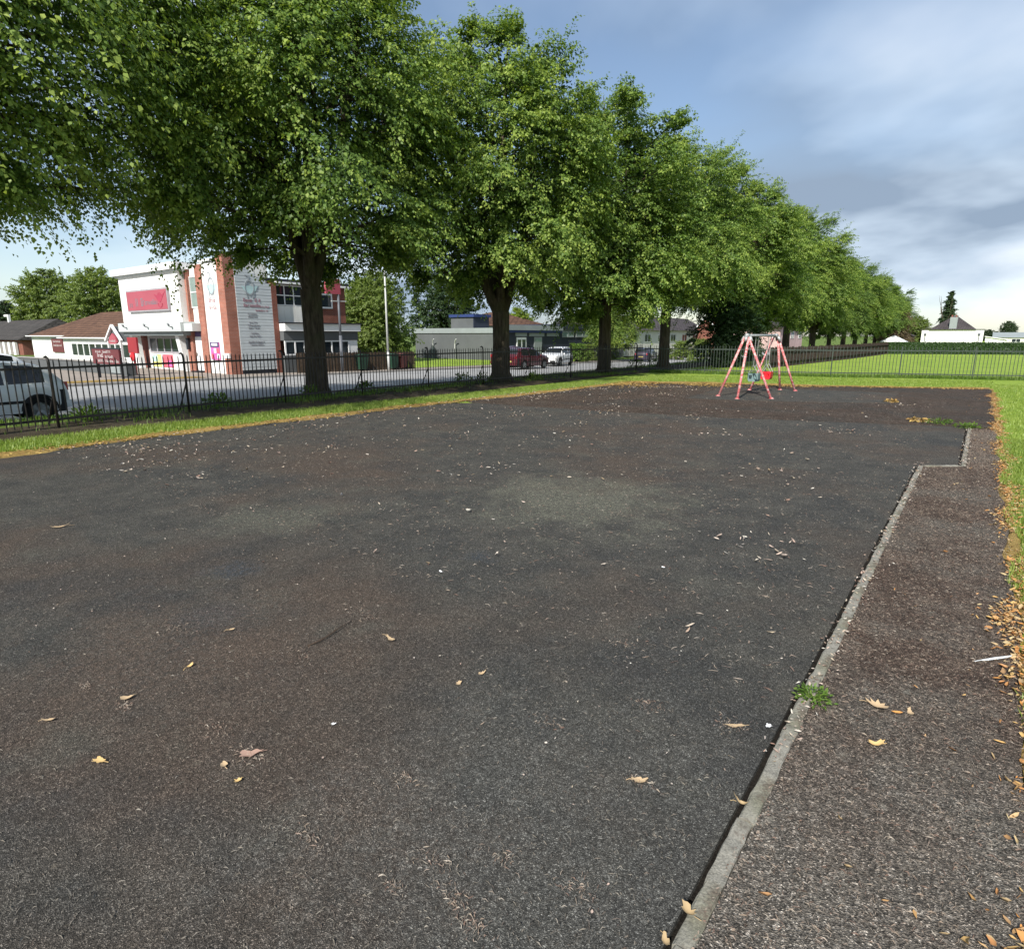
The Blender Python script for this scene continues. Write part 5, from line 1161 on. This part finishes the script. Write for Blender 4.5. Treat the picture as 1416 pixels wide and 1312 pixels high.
# straw and litter
def flakes(name, xy, z, size, mat, label, cat, seed=1, width=.6, curl=.5, kind='stuff', tilt=.35):
    g = np.random.default_rng(seed); n = len(xy); p = np.c_[xy, np.broadcast_to(z, n) + g.uniform(.002, .010, n)]
    a = g.uniform(0, 2 * np.pi, n); ax = norm(np.stack([np.cos(a), np.sin(a), g.normal(0, tilt * .5, n)], 1)); nr = norm(np.stack([g.normal(0, tilt, n), g.normal(0, tilt, n), np.ones(n)], 1))
    sz = size * g.uniform(.5, 1.35, n); b = norm(np.cross(ax, nr)); n2 = norm(np.cross(b, ax)); s = sz[:, None]; wv_ = (width * g.uniform(.5, 1.2, n))[:, None]
    c = (curl * g.uniform(-.2, 1, n))[:, None] * s * .35
    P0 = p - ax * s * .5 + n2 * c * .5; P2 = p + ax * s * .5 + n2 * c
    k1, k2, k3, k4 = [g.uniform(.35, 1.35, n)[:, None] for _ in range(4)]
    L1 = p - ax * s * .15 + b * s * wv_ * .5 * k1 + n2 * c * .9; L2 = p + ax * s * .22 + b * s * wv_ * .42 * k2 + n2 * c * k3; R1 = p - ax * s * .15 - b * s * wv_ * .5 * k3 + n2 * c * .7; R2 = p + ax * s * .22 - b * s * wv_ * .42 * k4 + n2 * c; M1 = p - ax * s * .12; M2 = p + ax * s * .2
    V = np.stack([P0, L1, L2, P2, R2, R1, M1, M2], 1); V[:, :, 2] = np.maximum(V[:, :, 2], np.broadcast_to(z, n)[:, None] + .0015); V = V.reshape(-1, 3); k = np.arange(n) * 8
    T = np.concatenate([np.stack(t, 1) for t in ((k, k + 1, k + 6), (k + 1, k + 2, k + 7), (k + 1, k + 7, k + 6), (k + 2, k + 3, k + 7), (k, k + 6, k + 5), (k + 6, k + 7, k + 4), (k + 6, k + 4, k + 5), (k + 7, k + 3, k + 4))])
    o = link(bpy.data.objects.new(name, fast_mesh(name, V, T, mat))); return tag(o, label, cat, None, kind)
n = 9000; y = gr.uniform(-1, 23, n); x = tar_l(y) - .18 + gr.normal(0, .16, n) + .1 * np.sin(.9 * y)
flakes('dry_leaves', np.c_[x, y], .006, .05, 'dry_straw', 'golden dry leaves and straw along the left edge of the tarmac', 'leaves', 31, .4)
n = 9500; y = 1.2 + gr.random(n) ** 1.2 * 24; x = np.interp(y, [1, 3, 8, 14, 27], [.37, .41, .46, .46, .44]) + gr.normal(0, .055, n) + .05 * np.sin(2.3 * y) + .03 * np.sin(6.1 * y) + np.where(gr.random(n) < .02, gr.uniform(-.6, .0, n), 0)
k = gr.random(n) < np.clip(.75 + .5 * np.sin(1.7 * y) + .4 * np.sin(4.3 * y), .15, 1); x = x[k]; y = y[k]
flakes('orange_leaves', np.c_[x, y], .012, .038, 'orange_leaf', 'orange fallen leaves piled along the right edge of the side path', 'leaves', 32, .42, .9, 'stuff', .6)
n = 9000; t = gr.random(n) ** 1.5; x = -11.2 + 11.4 * t; y = 22.4 + 4.6 * t - .2 - np.abs(gr.normal(0, 1.0, n)) * np.clip(1.25 - 1.5 * t, .1, 1.2) + gr.normal(0, .15, n); k = gr.random(n) < np.clip(.55 + .5 * np.sin(1.9 * x + y) + .35 * np.sin(3.7 * y), .1, 1); x = x[k]; y = y[k]
flakes('dry_leaves', np.c_[x, y], .008, .07, 'dry_straw', 'golden dry leaves along the far edge of the tarmac by the swing', 'leaves', 33, .45)
# pale leaves blown over the rubber, thicker under the trees
n = 2600; y = gr.uniform(1.2, 22, n); x = -11.7 + gr.random(n) ** 2.2 * 11
cx_ = gr.integers(0, 70, n); k = gr.random(n) < .6; x = np.where(k, x[cx_] + gr.normal(0, .22, n), x); y = np.where(k, y[cx_] + gr.normal(0, .30, n), y); k = (x < -.7) & (y > 3.2) & (x > -11.8); x = x[k]; y = y[k]
flakes('fallen_leaves', np.c_[x, y], .013, .055, 'pale_litter', 'pale fallen leaves scattered over the dark rubber, thickest towards the trees', 'leaves', 34, .32, 1.3, 'stuff', .7)
n = 520; y = gr.uniform(.8, 10, n); x = gr.uniform(-8, -.6, n); cx_ = gr.integers(0, 45, n); k = gr.random(n) < .65; x = np.where(k, x[cx_] + gr.normal(0, .12, n), x); y = np.where(k, y[cx_] + gr.normal(0, .12, n), y); k = x < -.62; x = x[k]; y = y[k]
flakes('leaf_scraps', np.c_[x, y], .003, .022, 'tan_fibre', 'small pale leaf scraps over the near rubber surface', 'leaves', 35, .35, 1.1, 'stuff', .6)
def fibres(name, xy, z, ln, wd, mat, label, seed):
    g = np.random.default_rng(seed); n = len(xy); a = g.uniform(0, np.pi * 2, n); L = ln * g.uniform(.35, 1.6, n); b2 = a + g.normal(0, .5, n)
    d1 = np.stack([np.cos(a), np.sin(a)], 1); d2 = np.stack([np.cos(b2), np.sin(b2)], 1); w_ = wd * g.uniform(.6, 1.5, n)
    s1 = np.stack([-d1[:, 1], d1[:, 0]], 1) * w_[:, None] / 2
    q0 = xy; q1 = xy + d1 * (L / 2)[:, None]; q2 = q1 + d2 * (L / 2)[:, None]; zz = np.broadcast_to(z, n)
    V = np.stack([np.c_[q0 - s1, zz + .001], np.c_[q0 + s1, zz + .001], np.c_[q1 - s1, zz + .002 + g.uniform(0, .006, n)], np.c_[q1 + s1, zz + .002 + g.uniform(0, .006, n)], np.c_[q2 - s1 * .5, zz + .0015], np.c_[q2 + s1 * .5, zz + .0015]], 1).reshape(-1, 3)
    k = np.arange(n) * 6; Q = np.concatenate([np.stack([k, k + 1, k + 3, k + 2], 1), np.stack([k + 2, k + 3, k + 5, k + 4], 1)])
    o = link(bpy.data.objects.new(name, fast_mesh(name, V, Q, mat))); return tag(o, label, 'twigs', None, 'stuff')
n = 26000; rr_ = gr.random(n) ** 1.2 * 8 + .9; a = gr.uniform(-.15, 1.75, n); x = -np.sin(a) * rr_; y = np.cos(a) * rr_; k = (x < -.6) & (y > -.2)
fibres('plant_debris', np.c_[x, y][k], .001, .017, .0015, 'fibre', 'fine dry plant fibres trodden over the near rubber surface', 41)
n = 26000; y = 1.0 + gr.random(n) ** 1.0 * 14; x = gr.uniform(-.44, .42, n) + np.where((y > 10.6), .5, 0) * gr.random(n); x = np.where(y > 10.4, gr.uniform(.04, .42, n), x)
fibres('plant_debris', np.c_[x, y], .011, .018, .0013, 'tan_fibre', 'fine dry plant fibres littering the brown side path', 42)
n = 16000; y = gr.uniform(3, 22, n); x = gr.uniform(-11.5, -.6, n)
fibres('plant_debris', np.c_[x, y], .005, .034, .0045, 'tan_fibre', 'dry plant fibres scattered over the farther rubber surface', 43)
n = 1800; y = 1.0 + gr.random(n) ** 1.3 * 10; x = -.47 + np.abs(gr.normal(0, .05, n))
flakes('leaf_scraps', np.c_[x, y], .012, .012, 'tan_fibre', 'leaf scraps caught along the kerb on the side path', 'leaves', 36, .5, .6)
n = 7000; y = 1.0 + gr.random(n) ** 1.1 * 20; x = gr.uniform(-11.4, -.62, n); k = gr.random(n) < np.clip(.5 + .4 * np.sin(1.1 * x + .7 * y) + .3 * np.sin(2.3 * y - x), .08, 1); x = x[k]; y = y[k]
flakes('leaf_crumbs', np.c_[x, y], .002, .012, 'pale_litter', 'tiny pale leaf crumbs sprinkled across the whole rubber surface', 'leaves', 38, .6, .5, 'stuff', .4)
# little mats of dead straw stuck to the surface
g_ = np.random.default_rng(77); XY = []; 
for (px, py, sp, m) in ((175, 978, .035, 60), (345, 1043, .05, 90), (628, 1240, .035, 60), (652, 1277, .035, 60), (540, 1222, .03, 40), (1012, 1003, .04, 60), (884, 1082, .035, 50), (120, 950, .03, 40), (500, 850, .08, 90), (560, 1076, .03, 40),
                        (900, 975, .05, 60), (760, 1000, .04, 40), (860, 890, .06, 60), (410, 905, .08, 80), (300, 1010, .05, 60), (860, 712, .10, 60), (600, 1190, .05, 50), (700, 1190, .04, 40), (240, 870, .09, 90), (1000, 690, .1, 50), (420, 1150, .05, 60), (800, 1230, .05, 60)):
    q = gp(px, py, 0); XY.append(np.array([q.x, q.y]) + g_.normal(0, 1, (m, 2)) * np.array([sp, sp * .5]))
fibres('straw_mats', np.concatenate(XY), .003, .017, .0017, 'tan_fibre', 'small mats of dead straw stuck to the near rubber surface', 44)
n = 900; y = gr.uniform(2.5, 15, n); x = np.where(y < 10.4, -.48, 0.0) + gr.normal(0, .035, n)
flakes('kerb_litter', np.c_[x, y], .020, .026, 'pale_litter', 'dry leaf bits lodged on and along the pin kerb', 'leaves', 37, .4, 1.0, 'stuff', .6)
# single leaves and scraps that stand out
def one(name, px, py, z, size, mat, label, cat, seed, width=.6, curl=.6, ang=None):
    q = gp(px, py, z); g = random.Random(seed); mb = MB(); N_ = 18; size *= .85; a0 = ang if ang is not None else g.uniform(0, 6.28)
    out_ = []
    for k in range(N_):
        t = 2 * math.pi * k / N_; rr2 = size / 2 * (1 + g.uniform(-.38, .28)) * (1.18 if k % 6 == 0 else 1); out_.append((math.cos(t) * rr2, math.sin(t) * rr2 * width))
    def zf(u, v): return .004 + curl * (u * u + v * v * 1.6) / size * .9
    V = [(0, 0, .003)] + [(u * .55, v * .55, zf(u * .55, v * .55)) for u, v in out_] + [(u, v, zf(u, v)) for u, v in out_]
    F = [(0, 1 + k, 1 + (k + 1) % N_) for k in range(N_)] + [(1 + k, 1 + N_ + k, 1 + N_ + (k + 1) % N_, 1 + (k + 1) % N_) for k in range(N_)]
    c, s = math.cos(a0), math.sin(a0); V = [(x_ * c - y_ * s, x_ * s + y_ * c, z_) for x_, y_, z_ in V]
    o = link(bpy.data.objects.new(name, mesh_from(name, V, F, mat, True))); o.location = q
    if 'leaf' in name:
        mb.tube([(size * .42 * c, size * .42 * s, .006), (size * .62 * c, size * .62 * s, .008), (size * .85 * c - size * .1 * s, size * .85 * s + size * .1 * c, .004)], .0014, 5); mb.build('leaf_stalk', mat, o, False, (0, 0, 0))
    return tag(o, label, cat)
one('fallen_leaf', 137, 1052, .003, .068, 'yellow_leaf', 'large yellow leaf lying alone on the rubber at lower left', 'leaf', 1, .6, .3, .3)
one('fallen_leaf', 310, 1058, .003, .05, 'tan_leaf', 'cream leaf right of the large yellow leaf at lower left', 'leaf', 2, .6)
one('fallen_leaf', 329, 1080, .003, .034, 'yellow_leaf', 'small round orange-yellow leaf below the cream leaf at lower left', 'leaf', 3, .8)
one('fallen_leaf', 175, 966, .003, .07, 'tan_leaf', 'pale crumpled leaf above the large yellow leaf at lower left', 'leaf', 4, .6)
one('fallen_leaf', 68, 996, .003, .062, 'tan_leaf', 'cream curled leaf near the left picture edge', 'leaf', 5, .4)
one('fallen_leaf', 262, 922, .003, .06, 'yellow_leaf', 'small curled yellow leaf on the rubber, left of the dark twig', 'leaf', 6, .4, 1.0)
one('fallen_leaf', 634, 946, .003, .05, 'tan_leaf', 'light tan leaf in the middle of the rubber, left of a rusty one', 'leaf', 7, .7)
one('fallen_leaf', 666, 932, .003, .055, 'tan_leaf', 'rusty tan leaf in the middle of the rubber surface', 'leaf', 8, .6)
one('fallen_leaf', 540, 884, .003, .115, 'tan_leaf', 'long cream leaf lying right of the dark twig', 'leaf', 9, .3)
one('fallen_leaf', 884, 1080, .003, .075, 'tan_leaf', 'pale crumbled leaf left of the kerb in the foreground', 'leaf', 10, .5)
one('fallen_leaf', 1015, 1004, .003, .10, 'tan_leaf', 'long faded leaf on the rubber left of the weed tuft', 'leaf', 11, .28, .3, .6)
one('fallen_leaf', 1213, 977, .012, .11, 'tan_leaf', 'pale straw-coloured clump on the side path right of the weed tuft', 'leaf', 12, .7, .7)
one('fallen_leaf', 1258, 986, .012, .07, 'tan_leaf', 'small pinkish tan leaf right of the straw-coloured clump', 'leaf', 13, .5)
one('fallen_leaf', 1210, 1030, .012, .08, 'yellow_leaf', 'torn cream leaf on the side path below the straw-coloured clump', 'leaf', 14, .5, 1.0)
one('fallen_leaf', 952, 1262, .018, .06, 'orange_leaf', 'orange leaf on the kerb at the bottom of the picture', 'leaf', 15, .6, 1.2)
one('fallen_leaf', 920, 1303, .0, .05, 'orange_leaf', 'orange leaf in the kerb gap at the bottom edge', 'leaf', 16, .5, 1.2)
one('fallen_leaf', 1026, 1112, .018, .06, 'orange_leaf', 'narrow orange leaf standing against the kerb', 'leaf', 17, .3, 2.0)
one('fallen_leaf', 82, 729, .003, .17, 'tan_leaf', 'long pinkish leaf near the left edge of the rubber', 'leaf', 18, .3)
one('fallen_leaf', 320, 871, .003, .06, 'tan_leaf', 'reddish-tipped pale leaf above the dark twig, left side', 'leaf', 19, .5)
one('fallen_leaf', 345, 1043, .003, .10, 'pale_litter', 'faded grass tuft scrap on the rubber at lower left', 'leaf', 20, .5, .3, .9)
one('paper_scrap', 461, 1002, .003, .026, 'white_scrap', 'small bright white scrap on the rubber in the left foreground', 'litter', 21, .7, .6)
one('paper_scrap', 610, 791, .003, .055, 'white_scrap', 'white paper scrap in the middle of the rubber', 'litter', 22, .4, .6)
one('paper_scrap', 917, 785, .003, .05, 'white_scrap', 'white paper scrap right of the middle of the rubber', 'litter', 23, .6, .6)
one('white_pebble', 1063, 1004, .02, .035, 'white_scrap', 'white pebble on the kerb below the weed tuft', 'pebble', 24, .8, .1)
tw = empty('dark_twig', gp(450, 883, .004), 'thin dark twig lying on the rubber left of centre', 'twig'); a = gp(487, 858, .004) - gp(450, 883, .004); b = gp(425, 893, .004) - gp(450, 883, .004)
MB().tube([tuple(b), tuple(b * .4 + Vector((.01, 0, .008))), (0, 0, .008), tuple(a * .5 + Vector((0, .012, .012))), tuple(a)], [.003, .004, .004, .003, .0015], 6).build('stick', 'dark_twig', tw, True, (0, 0, 0))
MB().tube([tuple(a * .3 + Vector((0, 0, .008))), tuple(a * .5 + Vector((-.04, .02, .012)))], [.002, .001], 5).build('side_shoot', 'dark_twig', tw, True, (0, 0, 0))
fe = empty('feather', gp(1378, 911, .014), 'white and grey feather lying beside the orange leaves on the side path', 'feather'); d_ = (gp(1397, 908, .014) - gp(1355, 914, .014)); L_ = d_.length; d_.normalize(); pz = Vector((-d_.y, d_.x, 0))
mb = MB(); pts = [-.5, -.3, 0, .3, .45, .5]; wd = [.003, .011, .014, .011, .006, .001]
for t_, w_ in zip(pts, wd):
    c_ = d_ * L_ * t_; mb.v += [tuple(c_ + pz * w_ + Vector((0, 0, .004))), tuple(c_ + Vector((0, 0, .011))), tuple(c_ - pz * w_ * .6 + Vector((0, 0, .005)))]
for k in range(5): o_ = 3 * k; mb.f += [(o_, o_ + 3, o_ + 4, o_ + 1), (o_ + 1, o_ + 4, o_ + 5, o_ + 2)]
mb.build('vane', 'feather_white', fe, True, (0, 0, 0)); MB().tube([tuple(d_ * L_ * -.72 + Vector((0, 0, .006))), tuple(Vector((0, 0, .012))), tuple(d_ * L_ * .5 + Vector((0, 0, .007)))], [.0018, .0016, .0006], 5).build('quill', 'feather_white', fe, True, (0, 0, 0))
# yellowed grass tufts in the joints of the far surfaces
for i, (px, py, s, lab, m) in enumerate(((1232, 556, .16, 'dry yellow grass tuft at the corner of the swing surface', 'dry_straw'), (1300, 586, .30, 'yellow-green grass tuft in the joint at the far right corner of the rubber', 'weed_leaf'), (1338, 592, .24, 'green grass tuft at the right end of the rubber joint', 'weed_leaf'), (1270, 583, .2, 'straw-coloured grass tuft in the rubber joint', 'dry_straw'))):
    q = gp(px, py, .005); weed_clump('grass_tuft', (q.x, q.y, .004), s, 130, lab, m, .07, 60 + i, .35)
